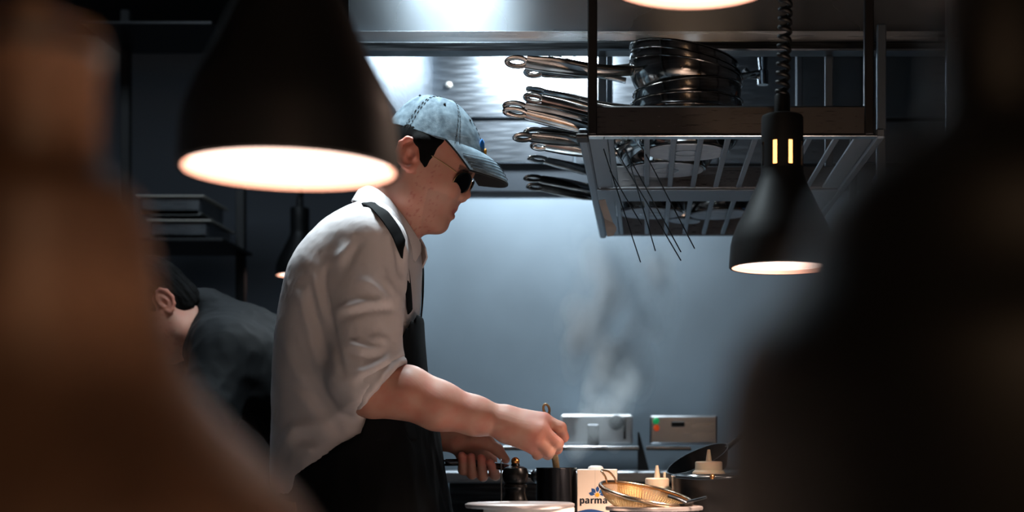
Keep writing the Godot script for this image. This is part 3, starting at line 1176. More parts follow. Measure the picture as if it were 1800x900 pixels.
# ---------------------------------------------------------------- heat lamps
func lamps() -> void:
	heat_lamp(510, 302, 1.15, 0.085, "big black heat lamp with glowing white rim above the cook's shoulder", 1.15)
	heat_lamp(1215, -28, 1.47, 0.088, "heat lamp at the upper edge, only its bright rim showing", 1.15)
	heat_lamp(1375, 472, 2.33, 0.084, "black heat lamp with orange glowing slots hanging before the pan rack", 2.0)
	big_lamp(62, 1010, 0.5, [[520, 0], [522, 4], [505, 50], [470, 110], [430, 160], [345, 250], [275, 330], [235, 410], [212, 490], [196, 600], [172, 670], [120, 712], [108, 735]], 935, M.lamp_brown, "blurred brown bell lamp filling the left edge, nearest the lens")
	big_lamp(1752, 1010, 0.36, [[500, 0], [502, 4], [496, 60], [492, 160], [482, 280], [458, 390], [412, 455], [357, 530], [318, 640], [282, 690], [210, 740], [135, 785], [108, 825]], 1060, M.lamp_black, "blurred black bell lamp filling the right edge, nearest the lens")
	# a lamp of the same kind far back
	heat_lamp(527, 485, 5.3, 0.085, "small far heat lamp, its rim glowing between the two cooks", 0.2, false)


func heat_lamp(px: float, py: float, d: float, R: float, label: String, e: float, slots := true) -> void:
	var at := P(px, py, d)
	var o := thing("heat_lamp", label, "lamp", at)
	var s := R / 95.0
	var xf := Transform3D(Basis(), at)
	var out := [[93, 0], [95, 2], [95, 6], [92.5, 40], [89, 55], [80, 78], [67, 103], [55, 129], [44, 152], [38.5, 168], [37.5, 176]]
	var prof := []
	for q in out:
		prof.append(Vector2(q[0], q[1]) * s)
	prof.append(Vector2(34, 176) * s)
	for i in range(out.size() - 2, -1, -1):
		prof.append(Vector2(out[i][0] - 2.6, out[i][1] + 0.5) * s)
	part("shade", Geo.new().lathe(prof, 56, xf), M.lamp_black, o)
	var inner := []
	for i in range(out.size() - 1, -1, -1):
		inner.append(Vector2(out[i][0] - 3.2, out[i][1] + 0.8) * s)
	part("reflector", Geo.new().lathe(inner, 48, xf), M.lamp_inside, o)
	# neck with eight slots
	part("neck_ring", Geo.new().lathe([Vector2(35, 174) * s, Vector2(37.5, 174) * s, Vector2(37.5, 181) * s, Vector2(35, 181) * s, Vector2(35, 174) * s], 40, xf), M.lamp_black, o)
	if not slots:
		part("neck", Geo.new().lathe([Vector2(37.5, 180) * s, Vector2(37.5, 224) * s], 32, xf), M.lamp_black, o)
	for k in (8 if slots else 0):
		var a := TAU * (k + 0.5) / 8.0 + deg_to_rad(71)
		var w := TAU / 8.0 - 0.23
		var p := [Vector2(35, 180) * s, Vector2(37.5, 180) * s, Vector2(37.5, 224) * s, Vector2(35, 224) * s, Vector2(35, 180) * s]
		part("slot_bar", Geo.new().lathe(p, 6, xf, 40.0, a - w / 2, a + w / 2), M.lamp_black, o)
	part("cap", Geo.new().lathe([Vector2(35, 223) * s, Vector2(37.5, 223) * s, Vector2(37.5, 266) * s, Vector2(36, 271) * s, Vector2(32, 273) * s, Vector2(14, 273) * s, Vector2(14, 306) * s, Vector2(12, 310) * s, Vector2(0, 310) * s], 40, xf), M.lamp_black, o)
	part("bulb_neck", Geo.new().lathe([Vector2(22, 170) * s, Vector2(24, 178) * s, Vector2(24, 228) * s, Vector2(0, 230) * s], 24, xf), M.slot_glow, o)
	part("bulb", Geo.new().lathe([Vector2(0, 2) * s, Vector2(45, 3) * s, Vector2(76, 6) * s, Vector2(88, 12) * s, Vector2(84, 40) * s, Vector2(50, 100) * s, Vector2(25, 165) * s, Vector2(0, 166) * s], 40, xf), M.glow, o)
	# coiled cord up to the ceiling
	var pts := []
	var top := 2.9 - at.y
	var n := int(minf(top, 1.0) / (13.0 * s) * 10.0)
	for i in n:
		var t := float(i) / (n - 1)
		var y := lerpf(308.0 * s, top, t)
		var sway := 0.006 * sin(t * 9.0) * (d / 2.3)
		var a := i / 10.0 * TAU
		pts.append(at + Vector3(sway + cos(a) * 9.5 * s, y, sin(a) * 9.5 * s))
	part("coiled_cord", Geo.new().tube(pts, 4.6 * s, 6), M.cord, o)
	spot(String(o.name) + "_light", at + Vector3(0, -0.004, 0), Vector3(0, -1, 0.001), Color(1.0, 0.86, 0.77), e, 68.0, 0.06)


func big_lamp(px: float, py: float, d: float, out: Array, cap_y: float, m: Material, label: String) -> void:
	var at := P(px, py, d)
	var o := thing("bell_lamp", label, "lamp", at)
	var s := d / F
	var xf := Transform3D(Basis(), at)
	var line := []
	for q in out:
		line.append(Vector3(q[0], q[1], 0))
	var prof := []
	for v: Vector3 in curve(line, 40):
		prof.append(Vector2(v.x, v.y) * s)
	var inner := []
	for i in range(38, -1, -1):
		inner.append(prof[i] - Vector2(12, -1) * s)
	for q in [[108, cap_y], [112, cap_y + 6], [112, cap_y + 20], [96, cap_y + 26], [40, cap_y + 30], [40, cap_y + 70], [0, cap_y + 74]]:
		prof.append(Vector2(q[0], q[1]) * s)
	part("shade", Geo.new().lathe(prof, 64, xf), m, o)
	part("reflector", Geo.new().lathe(inner, 48, xf), M.lamp_inside, o)
	part("collar", Geo.new().lathe([Vector2(108, cap_y - 25) * s, Vector2(118, cap_y - 22) * s, Vector2(120, cap_y - 12) * s, Vector2(118, cap_y - 2) * s, Vector2(108, cap_y) * s], 40, xf), M.steel_dark, o)
	part("bulb", Geo.new().ball(at + Vector3(0, 190 * s, 0), Vector3(190, 150, 190) * s, 20), M.glow, o)
	part("cord", Geo.new().tube([at + Vector3(0, (cap_y + 70) * s, 0), Vector3(at.x, 2.9, at.z)], 0.004, 8), M.cord, o)
	spot(String(o.name) + "_light", at + Vector3(0, 30 * s, 0), Vector3(0, -1, 0.001), Color(1.0, 0.86, 0.77), 0.7, 66.0, 0.05)  # bulb and spot out of view, light the slab and shades from below



# ---------------------------------------------------------------- people
const PITCH := 17.0                 # how far the first cook's head is bent
const EAR := Vector2(738, 291)      # his ear in pixels
var head_mesh: ArrayMesh
var hair_mesh: ArrayMesh
var short_hair: ArrayMesh


# pixel to the head's own axes: x forward, y up, z to his right
func HL(px: float, py: float, z: float) -> Vector3:
	var a := deg_to_rad(PITCH)
	var dx := (px - EAR.x) / 949.0
	var dy := -(py - EAR.y) / 949.0
	return Vector3(dx * cos(a) - dy * sin(a), dx * sin(a) + dy * cos(a), z)


func head_frame(ear: Vector3, pitch: float, left: bool, yaw := 0.0) -> Transform3D:
	var a := deg_to_rad(pitch)
	var f := Vector3(cos(a), -sin(a), 0)
	var u := Vector3(sin(a), cos(a), 0)
	if left:
		f.x = -f.x
		u.x = -u.x
	var b := Basis(f, u, f.cross(u))
	return Transform3D(Basis(Vector3.UP, yaw) * b, ear)


func head_shapes() -> void:
	var h := Field.new()
	h.egg(Vector3(0.014, 0.04, 0), Vector3(0.083, 0.083, 0.074), 0.02)
	h.egg(Vector3(0.036, -0.02, 0), Vector3(0.056, 0.078, 0.06), 0.03)
	for s in [-1.0, 1.0]:
		h.cone(Vector3(0.008, -0.062, 0.046 * s), Vector3(0.056, -0.094, 0.014 * s), 0.019, 0.014, 0.03)
		h.cone(Vector3(0.004, -0.02, 0.056 * s), Vector3(0.008, -0.062, 0.046 * s), 0.016, 0.019, 0.03)
		h.egg(Vector3(0.054, -0.028, 0.04 * s), Vector3(0.028, 0.024, 0.018), 0.03)
	h.egg(Vector3(0.0655, -0.093, 0), Vector3(0.0155, 0.0145, 0.02), 0.016)
	h.egg(Vector3(0.066, -0.06, 0), Vector3(0.0195, 0.024, 0.028), 0.014)
	h.egg(Vector3(0.077, 0.016, 0), Vector3(0.016, 0.013, 0.046), 0.02)
	h.cone(Vector3(0.083, 0.002, 0), Vector3(0.0975, -0.0265, 0), 0.0085, 0.0092, 0.012)
	for s in [-1.0, 1.0]:
		h.egg(Vector3(0.0895, -0.034, 0.0105 * s), Vector3(0.0105, 0.0075, 0.0075), 0.006)
		h.egg(Vector3(0.0945, -0.0415, 0.006 * s), Vector3(0.0045, 0.003, 0.003), 0.003, 1)
		h.egg(Vector3(0.094, -0.004, 0.033 * s), Vector3(0.012, 0.012, 0.017), 0.014, 1)
		h.egg(Vector3(0.0735, -0.004, 0.032 * s), Vector3(0.0125, 0.0115, 0.0135), 0.003)
	h.egg(Vector3(0.0815, -0.0565, 0), Vector3(0.0072, 0.0055, 0.02), 0.005)
	h.egg(Vector3(0.082, -0.0725, 0), Vector3(0.008, 0.006, 0.017), 0.005)
	h.cone(Vector3(0.0875, -0.0648, -0.012), Vector3(0.0875, -0.0648, 0.012), 0.002, 0.002, 0.003, 1)
	h.cone(Vector3(-0.012, -0.04, 0), Vector3(-0.02, -0.19, 0), 0.052, 0.056, 0.03)
	# ears
	var rim := [[742, 291], [744, 274], [738, 261], [728, 259], [717, 267], [711, 283], [714, 298], [723, 308], [730, 311], [735, 306]]
	var fold := [[739, 270], [729, 276], [724, 288], [727, 299]]
	for s in [-1.0, 1.0]:
		h.egg(HL(729, 285, 0.0735 * s), Vector3(0.0175, 0.025, 0.007), 0.006, 0, Basis(Vector3.BACK, -0.15))
		var c := []
		for q in rim:
			var out := 0.0755 + 0.006 * clampf((742.0 - q[0]) / 30.0, 0, 1)
			c.append(HL(q[0], q[1], out * s))
		h.chain(c, [0.003, 0.0036, 0.0042, 0.0045, 0.0045, 0.0042, 0.004, 0.0044, 0.0052, 0.0045], 0.003)
		h.egg(HL(732, 289, 0.083 * s), Vector3(0.0075, 0.011, 0.0085), 0.003, 1, Basis(Vector3.BACK, -0.2))
		h.egg(HL(734, 272, 0.0835 * s), Vector3(0.006, 0.005, 0.006), 0.003, 1)
		var c2 := []
		for q in fold:
			c2.append(HL(q[0], q[1], 0.0775 * s))
		h.chain(c2, [0.0025, 0.003, 0.003, 0.0025], 0.003)
		h.egg(HL(742, 290, 0.0765 * s), Vector3(0.0035, 0.006, 0.005), 0.003)
	var spots := FastNoiseLite.new()
	spots.seed = 4
	spots.frequency = 95.0
	spots.fractal_octaves = 2
	var soft := FastNoiseLite.new()
	soft.seed = 9
	soft.frequency = 22.0
	var paint := func(p: Vector3) -> Color:
		var c := Color(0.47, 0.25, 0.185)
		var n := soft.get_noise_3dv(p)
		c = c.lerp(Color(0.46, 0.17, 0.125), clampf(0.25 + n * 0.7, 0.0, 0.8))
		if p.x > 0.012 and p.x < 0.06 and p.y < 0.0:
			c = c.lerp(Color(0.34, 0.09, 0.075), smoothstep(0.25, 0.55, spots.get_noise_3dv(p)) * 0.7)
		var lip := maxf(0.0, 1.0 - Vector3((p.x - 0.084) / 0.012, (p.y + 0.0645) / 0.0125, p.z / 0.022).length())
		c = c.lerp(Color(0.4, 0.1, 0.085), smoothstep(0.0, 0.4, lip))
		if absf(p.z) > 0.073 and p.x < 0.012 and p.y > -0.03 and p.y < 0.04:
			c = c.lerp(Color(0.52, 0.17, 0.12), 0.6)
		if p.x > 0.04 and p.y < -0.045:
			c = c.lerp(Color(0.2, 0.12, 0.1), 0.22)
		var eye := Vector3(p.x - 0.0735, p.y + 0.004, absf(p.z) - 0.032)
		if eye.length() < 0.0142 and p.x > 0.0835:
			c = Color(0.75, 0.73, 0.7) if Vector2(eye.y, eye.z).length() > 0.0055 else Color(0.06, 0.03, 0.02)
		if p.y > 0.008 and p.y < 0.016 and absf(absf(p.z) - 0.033) < 0.02 and p.x > 0.06:
			c = c.lerp(Color(0.03, 0.02, 0.018), 0.8)
		return c
	head_mesh = skin(h.net(0.003, Vector3(-0.11, -0.2, -0.096), Vector3(0.12, 0.14, 0.096)), paint)

	var r := Field.new()
	r.egg(Vector3(0.006, 0.03, 0), Vector3(0.082, 0.086, 0.0795), 0.01)
	r.egg(Vector3(-0.022, -0.01, 0), Vector3(0.05, 0.055, 0.064), 0.02)
	r.plane(Vector3(0, 0.058, 0), Vector3(0, 1, 0), 0.006)
	r.plane(Vector3(0.03, 0, 0), Vector3(1, -0.25, 0), 0.008)
	r.plane(Vector3(-0.04, -0.052, 0), Vector3(-0.1, -1, 0), 0.006)
	for s in [-1.0, 1.0]:
		r.egg(HL(729, 287, 0.08 * s), Vector3(0.023, 0.032, 0.02), 0.006, 1, Basis(Vector3.BACK, -0.15))
		r.egg(HL(736, 325, 0.07 * s), Vector3(0.03, 0.03, 0.03), 0.006, 1)
		r.cone(HL(753, 272, 0.071 * s), HL(757, 305, 0.0705 * s), 0.009, 0.003, 0.008)
		r.cone(HL(765, 262, 0.069 * s), HL(768, 284, 0.067 * s), 0.009, 0.003, 0.008)
		r.cone(HL(748, 262, 0.074 * s), HL(790, 262, 0.058 * s), 0.012, 0.009, 0.008)
	hair_mesh = skin(r.net(0.0032, Vector3(-0.12, -0.1, -0.1), Vector3(0.08, 0.14, 0.1)))

	var q := Field.new()
	q.egg(Vector3(0.008, 0.043, 0), Vector3(0.093, 0.093, 0.082), 0.01)
	q.egg(Vector3(-0.028, -0.01, 0), Vector3(0.058, 0.055, 0.066), 0.02)
	q.plane(Vector3(0.045, 0.03, 0), Vector3(1, -0.6, 0), 0.01)
	q.plane(Vector3(-0.04, -0.045, 0), Vector3(-0.1, -1, 0), 0.006)
	for s in [-1.0, 1.0]:
		q.egg(HL(731, 287, 0.08 * s), Vector3(0.025, 0.034, 0.022), 0.006, 1, Basis(Vector3.BACK, -0.15))
		q.egg(HL(736, 325, 0.07 * s), Vector3(0.03, 0.03, 0.03), 0.006, 1)
	var tuft := FastNoiseLite.new()
	tuft.frequency = 55.0
	short_hair = skin(q.net(0.0036, Vector3(-0.13, -0.1, -0.1), Vector3(0.11, 0.16, 0.1)), null, func(p: Vector3, _n: Vector3) -> float: return 0.004 * tuft.get_noise_3d(p.x, p.y * 0.4, p.z))


func tone(p: Vector3, n: FastNoiseLite) -> Color:
	return Color(0.47, 0.25, 0.185).lerp(Color(0.44, 0.16, 0.115), clampf(0.3 + n.get_noise_3dv(p) * 0.8, 0.0, 0.9))


func sec(rows: Array, d: float, zc: float) -> Array:
	var out := []
	for r in rows:
		out.append([P(0, r[0], d).y, P(r[1], 0, d).x, P(r[2], 0, d).x, zc, r[3]])
	return out


func line_gap(p: Vector2, pts: PackedVector2Array) -> float:
	var best := 1e3
	for i in pts.size() - 1:
		best = minf(best, p.distance_squared_to(Geometry2D.get_closest_point_to_segment(p, pts[i], pts[i + 1])))
	return sqrt(best)


func first_cook() -> void:
	var D := 2.74
	var o := thing("person", "cook in faded denim cap, sunglasses, rolled-sleeve pale shirt and black apron stirring a saucepan", "person", Vector3(-0.55, 0, -D))
	var hf := head_frame(P(EAR.x, EAR.y, D), PITCH, false)
	var soft := FastNoiseLite.new()
	soft.seed = 5
	soft.frequency = 28.0

	# trunk and legs under the clothes
	var b := Field.new()
	b.loft(sec([[360, 640, 715, 0.06], [420, 590, 712, 0.15], [480, 540, 715, 0.16], [640, 512, 715, 0.15], [800, 515, 725, 0.15], [960, 520, 730, 0.15], [1020, 540, 720, 0.14]], D, -D), 0.02)
	b.cone(P(690, 400, D), P(712, 335, D), 0.05, 0.046, 0.03)
	for s in [-1.0, 1.0]:
		var hip := Vector3(P(622, 0, D).x, 0.9, -D + 0.085 * s)
		b.chain([hip, Vector3(hip.x + 0.02, 0.5, hip.z), Vector3(hip.x - 0.02, 0.1, hip.z)], [0.085, 0.055, 0.042], 0.03)
	# near arm
	var fore := [P(655, 690, 2.55), P(715, 690, 2.555), P(770, 713, 2.562), P(835, 731, 2.575), P(882, 742, 2.585)]
	var hand := Field.new()
	hand.chain(fore, [0.046, 0.0435, 0.0405, 0.0315, 0.0255], 0.02)
	var mcp := [P(956, 738, 2.583), P(952, 755, 2.566), P(944, 771, 2.562), P(934, 785, 2.572)]
	var root := [P(890, 734, 2.59), P(890, 742, 2.58), P(891, 752, 2.578), P(893, 761, 2.582)]
	var rr := [[0.02, 0.0135], [0.02, 0.0135], [0.0185, 0.013], [0.017, 0.012]]
	for i in 4:
		hand.cone(root[i], mcp[i], rr[i][0], rr[i][1], 0.018)
	hand.chain([mcp[0], P(985, 752, 2.58), P(990, 768, 2.6), P(977, 776, 2.62)], [0.0118, 0.0108, 0.0098, 0.0086], 0.004)
	hand.chain([mcp[1], P(980, 780, 2.566), P(979, 789, 2.588), P(968, 788, 2.606)], [0.012, 0.0105, 0.0096, 0.0085], 0.004)
	hand.chain([mcp[2], P(965, 794, 2.562), P(963, 799, 2.585), P(955, 795, 2.603)], [0.0115, 0.01, 0.0092, 0.0082], 0.004)
	hand.chain([mcp[3], P(946, 798, 2.574), P(944, 800, 2.592), P(940, 795, 2.606)], [0.0105, 0.0088, 0.0082, 0.0075], 0.004)
	hand.chain([P(902, 745, 2.6), P(930, 762, 2.635), P(950, 776, 2.645), P(970, 781, 2.636)], [0.018, 0.0125, 0.0105, 0.0088], 0.006)
	# far arm, holding the pan's handle
	var grip := Field.new()
	grip.chain([P(690, 735, 2.9), P(750, 762, 2.830), P(806, 775, 2.812)], [0.036, 0.031, 0.0235], 0.02)
	var km := [P(813, 806, 2.828), P(829, 806, 2.828), P(846, 807, 2.827), P(863, 808, 2.824)]
	for i in 4:
		grip.cone(P(812 + i * 4, 772 + i * 1.5, 2.814), km[i], 0.0165, 0.0115, 0.016)
	var kn := [[814, 829, 812, 799], [829, 836, 828, 801], [848, 840, 846, 803], [870, 838, 862, 812]]
	for i in 4:
		var k: Array = kn[i]
		grip.chain([km[i], P(k[0], k[1] - 3, 2.818), P(k[0] + 1, k[1] - 2, 2.792), P(k[2], k[3] + 2, 2.768)], [0.0102, 0.0095, 0.009, 0.0078], 0.004)
	grip.chain([P(815, 776, 2.810), P(838, 773, 2.798), P(856, 777, 2.792)], [0.019, 0.017, 0.0135], 0.012)
	grip.chain([P(854, 777, 2.793), P(874, 790, 2.790), P(889, 808, 2.788)], [0.0132, 0.0108, 0.0082], 0.006)
	grip.egg(P(800, 783, 2.800), Vector3(0.012, 0.01, 0.014), 0.014)
	var paint := func(p: Vector3) -> Color: return tone(p, soft)
	# knuckles and fingertips are redder
	var tips := mcp.duplicate()
	tips.append_array([P(990, 768, 2.6), P(979, 789, 2.588)])
	var hand_paint := func(p: Vector3) -> Color:
		var c := tone(p, soft)
		for t: Vector3 in tips:
			c = c.lerp(Color(0.5, 0.15, 0.11), clampf(1.0 - p.distance_to(t) / 0.022, 0.0, 0.7))
		return c
	var grip_paint := func(p: Vector3) -> Color:
		var c := tone(p, soft)
		for k in kn:
			c = c.lerp(Color(0.52, 0.15, 0.12), clampf(1.0 - p.distance_to(P(k[2], k[3], 2.768)) / 0.02, 0.0, 0.75))
		return c
	var m_body := skin(b.net(0.014, Vector3(-0.78, 0.04, -3.0), Vector3(-0.34, 1.6, -2.5)), paint)
	var m_hand := skin(hand.net(0.003, P(600, 812, 2.66) - Vector3(0, 0, 0.05), Vector3(P(1010, 0, 2.6).x, P(0, 640, 2.6).y, -2.49)), hand_paint)
	var m_grip := skin(grip.net(0.003, Vector3(P(680, 0, 2.9).x, P(0, 856, 2.8).y, -2.96), Vector3(P(905, 0, 2.7).x, P(0, 690, 2.85).y, -2.72)), grip_paint)
	part("body", joined([m_body, head_mesh, m_hand, m_grip], [Transform3D(), hf]), M.skin, o)
	part("hair", joined([hair_mesh], [hf]), M.hair, o)

	# shirt
	var trunk := [[352, 652, 690, 0.055], [372, 618, 704, 0.1], [392, 588, 716, 0.148], [415, 565, 728, 0.178], [445, 538, 735, 0.195], [480, 518, 736, 0.2], [520, 508, 734, 0.2], [560, 500, 731, 0.196], [600, 494, 734, 0.19], [640, 490, 738, 0.186], [700, 488, 742, 0.186], [760, 487, 748, 0.19], [810, 486, 750, 0.195], [845, 487, 745, 0.195], [862, 492, 738, 0.19], [872, 505, 730, 0.18]]
	var sh := Field.new()
	var S := P(655, 428, 2.572)
	var E := P(643, 660, 2.545)
	sh.cone(S, E, 0.06, 0.058, 0.03)
	sh.cone(E, P(690, 690, 2.548), 0.058, 0.055, 0.03)
	sh.plane(P(668, 676, 2.545), Vector3(0.76, -0.65, 0.0), 0.004)
	var S2 := P(688, 428, 2.91)
	var E2 := P(680, 660, 2.935)
	sh.cone(S2, E2, 0.058, 0.056, 0.03)
	sh.loft(sec(trunk, D, -D), 0.03)
	var folds := [
		[[575, 462], [570, 500], [580, 550], [593, 617], [606, 672], -5, 5], [[700, 530], [640, 533], [600, 545], [586, 560], 6, 8], [[700, 541], [645, 545], [604, 557], [590, 572], -5, 6],
		[[624, 485], [650, 500], [668, 514], [694, 532], 5, 7], [[668, 480], [682, 500], [696, 526], 4, 6], [[640, 592], [665, 595], [692, 601], 4, 6], [[596, 598], [633, 612], [684, 618], 5, 8], [[600, 612], [635, 626], [680, 629], -4, 6],
		[[612, 660], [648, 652], [680, 632], [693, 618], 5, 7], [[620, 672], [660, 661], [690, 640], -4, 6], [[625, 420], [604, 448], [586, 480], 6, 9], [[640, 412], [618, 450], [600, 490], -4, 7],
		[[550, 470], [556, 500], [566, 540], [580, 575], 5, 8], [[527, 498], [540, 556], [553, 610], [572, 672], 6, 9], [[541, 498], [554, 556], [567, 610], [584, 668], -5, 7], [[497, 585], [516, 642], [538, 672], [562, 700], 6, 9],
		[[508, 665], [530, 690], [546, 712], [568, 740], [590, 785], 8, 11], [[520, 662], [548, 690], [570, 724], [604, 775], -6, 9], [[503, 800], [509, 770], [522, 752], [548, 749], [582, 757], 9, 9], [[520, 782], [545, 790], [572, 800], 6, 8], [[515, 768], [545, 770], [575, 778], -6, 8], [[494, 830], [500, 800], [512, 780], -5, 7],
		[[700, 410], [712, 450], [716, 490], [717, 530], 5, 6], [[690, 405], [700, 450], [706, 495], -5, 5], [[640, 690], [600, 720], [560, 760], 5, 9], [[718, 440], [722, 500], [716, 560], -4, 5],
		[[612, 700], [650, 705], [672, 690], 3, 5],
	]
	var lines := []
	for f in folds:
		var w := PackedVector2Array()
		var lo := Vector2(1e3, 1e3)
		var hi := Vector2(-1e3, -1e3)
		for i in f.size() - 2:
			var q := P(f[i][0], f[i][1], 2.56)
			w.append(Vector2(q.x, q.y))
			lo = lo.min(w[i])
			hi = hi.max(w[i])
		var wd: float = f[-1] * 1.15 / 1015.0
		lines.append([w, f[-2] * 0.001, wd, lo - Vector2.ONE * wd * 2.5, hi + Vector2.ONE * wd * 2.5])
	var cr := FastNoiseLite.new()
	cr.seed = 12
	cr.frequency = 11.0
	cr.fractal_type = FastNoiseLite.FRACTAL_RIDGED
	cr.fractal_octaves = 2
	var press := func(p: Vector3, n: Vector3) -> float:
		var v := 0.0013 * cr.get_noise_3d(p.x * 0.9 + p.y * 0.4, p.y * 0.6, p.z * 0.8) + 0.0005 * cr.get_noise_3d(p.x * 4.0 - p.y * 2.0, p.y * 2.6 + p.x, p.z * 3.0)
		if n.z < -0.1:
			return v
		# pixel-true place on the near side whatever the depth
		var k := 2.56 / -p.z
		var q := Vector2(p.x * k, EYE + (p.y - EYE) * k)
		for l in lines:
			if q.x > l[3].x and q.y > l[3].y and q.x < l[4].x and q.y < l[4].y:
				var g: float = line_gap(q, l[0]) / l[2]
				if g < 2.5:
					var w: PackedVector2Array = l[0]
					var ends = minf(q.distance_to(w[0]), q.distance_to(w[-1])) / (l[2] * 3.5)
					v += l[1] * exp(-g * g) * smoothstep(0.0, 1.0, ends)
		return v
	part("shirt", skin(sh.net(0.0045, Vector3(-0.76, 1.0, -3.02), Vector3(-0.36, 1.6, -2.46)), null, press), M.shirt, o)

	# rolled cuffs
	var cuff := Field.new()
	cuff.cone(P(641, 655, 2.545), P(688, 692, 2.548), 0.0625, 0.061, 0.01)
	cuff.plane(P(674, 682, 2.545), Vector3(0.76, -0.65, 0.0), 0.004)
	cuff.plane(P(652, 662, 2.545), Vector3(-0.76, 0.65, 0.0), 0.004)
	part("rolled_cuff", skin(cuff.net(0.004, P(560, 740, 2.62), P(720, 610, 2.46)), null, func(p: Vector3, _n: Vector3) -> float: return 0.003 * cr.get_noise_3d(p.x * 2.0, p.y * 2.0, p.z)), M.shirt, o)

	# collar: a stand-up band round the neck with its leaf
	var up_near := [P(712, 352, D), P(664, 331, D + 0.0), P(640, 336, D), P(632, 340, D)]
	var rows := [[], [], []]
	for i in 25:
		var t := i / 24.0
		var a := lerpf(-2.62, 2.62, t)      # around the neck, 0 at the nape
		var c := cos(a)
		var sn := sin(a)
		# nape at (634,338), front at (742,440)
		var f := (1.0 - c) * 0.5 / 0.935
		var topy := lerpf(333.0, 432.0, pow(f, 1.8))
		var topx := lerpf(644.0, 742.0, f)
		var zz := 0.066 * sn
		var q := P(topx, topy, D)
		rows[0].append(Vector3(q.x, q.y, -D + zz * 0.92))
		q = P(lerpf(632.0, 744.0, f), lerpf(340.0, 448.0, pow(f, 1.75)), D)
		rows[1].append(Vector3(q.x, q.y, -D + zz * 1.18))
		q = P(lerpf(622.0, 735.0, f), lerpf(358.0, 466.0, pow(f, 1.5)), D)
		rows[2].append(Vector3(q.x, q.y, -D + zz * 1.34))
	for r in rows:
		r.reverse()
	part("collar", Geo.new().sheet(rows, 0.003), M.shirt, o)

	# apron: skirt under a slanting edge, bib in front, strap round the neck
	var ap := sec([[520, 520, 738, 0.19], [560, 500, 736, 0.199], [640, 494, 742, 0.19], [700, 492, 750, 0.19], [760, 492, 765, 0.194], [820, 497, 774, 0.2], [880, 505, 783, 0.202], [960, 500, 796, 0.205], [1100, 495, 808, 0.21], [1300, 500, 800, 0.21]], D, -D)
	var sk := Field.new()
	sk.loft(ap, 0.01, 0, 0.004)
	sk.plane(P(672, 737, 2.55), Vector3(-95, 152, 0), 0.006)
	sk.plane(P(600, 1290, D), Vector3(0, -1, 0), 0.006)
	var bib := Field.new()
	bib.loft(ap, 0.01, 0, 0.005)
	bib.plane(P(721, 540, 2.62), Vector3(-0.96, 0.32, 0.0), 0.004)
	bib.plane(P(700, 536, D), Vector3(0, 1, 0), 0.004)
	bib.plane(P(700, 780, D), Vector3(0, -1, 0), 0.004)
	part("apron", joined([skin(sk.net(0.007, Vector3(-0.76, 0.5, -3.0), Vector3(-0.3, 1.25, -2.48)), null, func(p: Vector3, _n: Vector3) -> float: return 0.004 * cr.get_noise_3d(p.x, p.y * 0.4, p.z)), skin(bib.net(0.005, Vector3(-0.6, 1.1, -3.0), Vector3(-0.36, 1.38, -2.48)))]), M.apron, o)
	var strap := []
	var bare := Field.new()
	bare.loft(sec(trunk, D, -D), 0.03)
	strap.append(P(634, 349, D))
	for q in [[650, 358], [667, 368], [684, 388], [699, 412], [709, 440], [715, 475], [719, 510], [722, 548]]:
		strap.append((sh if q[1] < 450 else bare).hit(P(q[0], q[1], 2.3), Vector3(0, EYE, 0), 0.004))
	var sl := curve(strap, 26)
	var far := []
	var inner := [P(634, 349, D)]
	for q in [[650, 358], [667, 368], [684, 388], [699, 412], [709, 440], [715, 475], [719, 510], [722, 548]]:
		inner.append(bare.hit(P(q[0], q[1], 2.3), Vector3(0, EYE, 0), 0.004))
	for p: Vector3 in curve(inner, 26):
		far.append(Vector3(p.x, p.y, -2.0 * D - p.z))
	part("neck_strap", joined([ribbon(sl, 0.0125, 0.0025, sh).mesh(), ribbon(far, 0.0125, 0.0025, sh).mesh()]), M.apron, o)
	part("trousers", skin(trouser_net(D)), M.trousers, o)
	for s in [-1.0, 1.0]:
		var c := Vector3(P(622, 0, D).x, 0.0, -D + 0.085 * s)
		var f := Field.new()
		f.egg(c + Vector3(0.07, 0.04, 0), Vector3(0.13, 0.04, 0.045), 0.02)
		f.egg(c + Vector3(-0.02, 0.07, 0), Vector3(0.055, 0.06, 0.042), 0.02)
		f.plane(c, Vector3(0, -1, 0), 0.004)
		part("shoe", skin(f.net(0.008, c + Vector3(-0.12, -0.02, -0.07), c + Vector3(0.24, 0.16, 0.07))), M.leather, o)

	cap(o, hf)
	glasses(o, hf)
	var tw := Geo.new()
	tw.sheet([curve([P(500, 866, 2.62), P(498, 890, 2.6), P(500, 930, 2.6)], 8), curve([P(514, 862, 2.6), P(516, 890, 2.57), P(514, 935, 2.58)], 8), curve([P(526, 868, 2.58), P(524, 890, 2.56), P(530, 930, 2.57)], 8)], 0.006)
	single("folded_towel", tw, M.towel, "tan towel tucked in at the back of the apron of the cook in the cap", "towel")


func ribbon(pts: Array, w: float, thick: float, f: Field) -> Geo:
	var a := []
	var b := []
	var mid := []
	for i in pts.size():
		var t: Vector3 = (pts[mini(i + 1, pts.size() - 1)] - pts[maxi(i - 1, 0)]).normalized()
		var p: Vector3 = pts[i]
		var e := 0.004
		var n := Vector3(f.at(p + Vector3(e, 0, 0)) - f.at(p - Vector3(e, 0, 0)), f.at(p + Vector3(0, e, 0)) - f.at(p - Vector3(0, e, 0)), f.at(p + Vector3(0, 0, e)) - f.at(p - Vector3(0, 0, e))).normalized()
		var s := n.cross(t).normalized()
		a.append(p + s * w)
		mid.append(p + n * 0.001)
		b.append(p - s * w)
	return Geo.new().sheet([a, mid, b], thick)


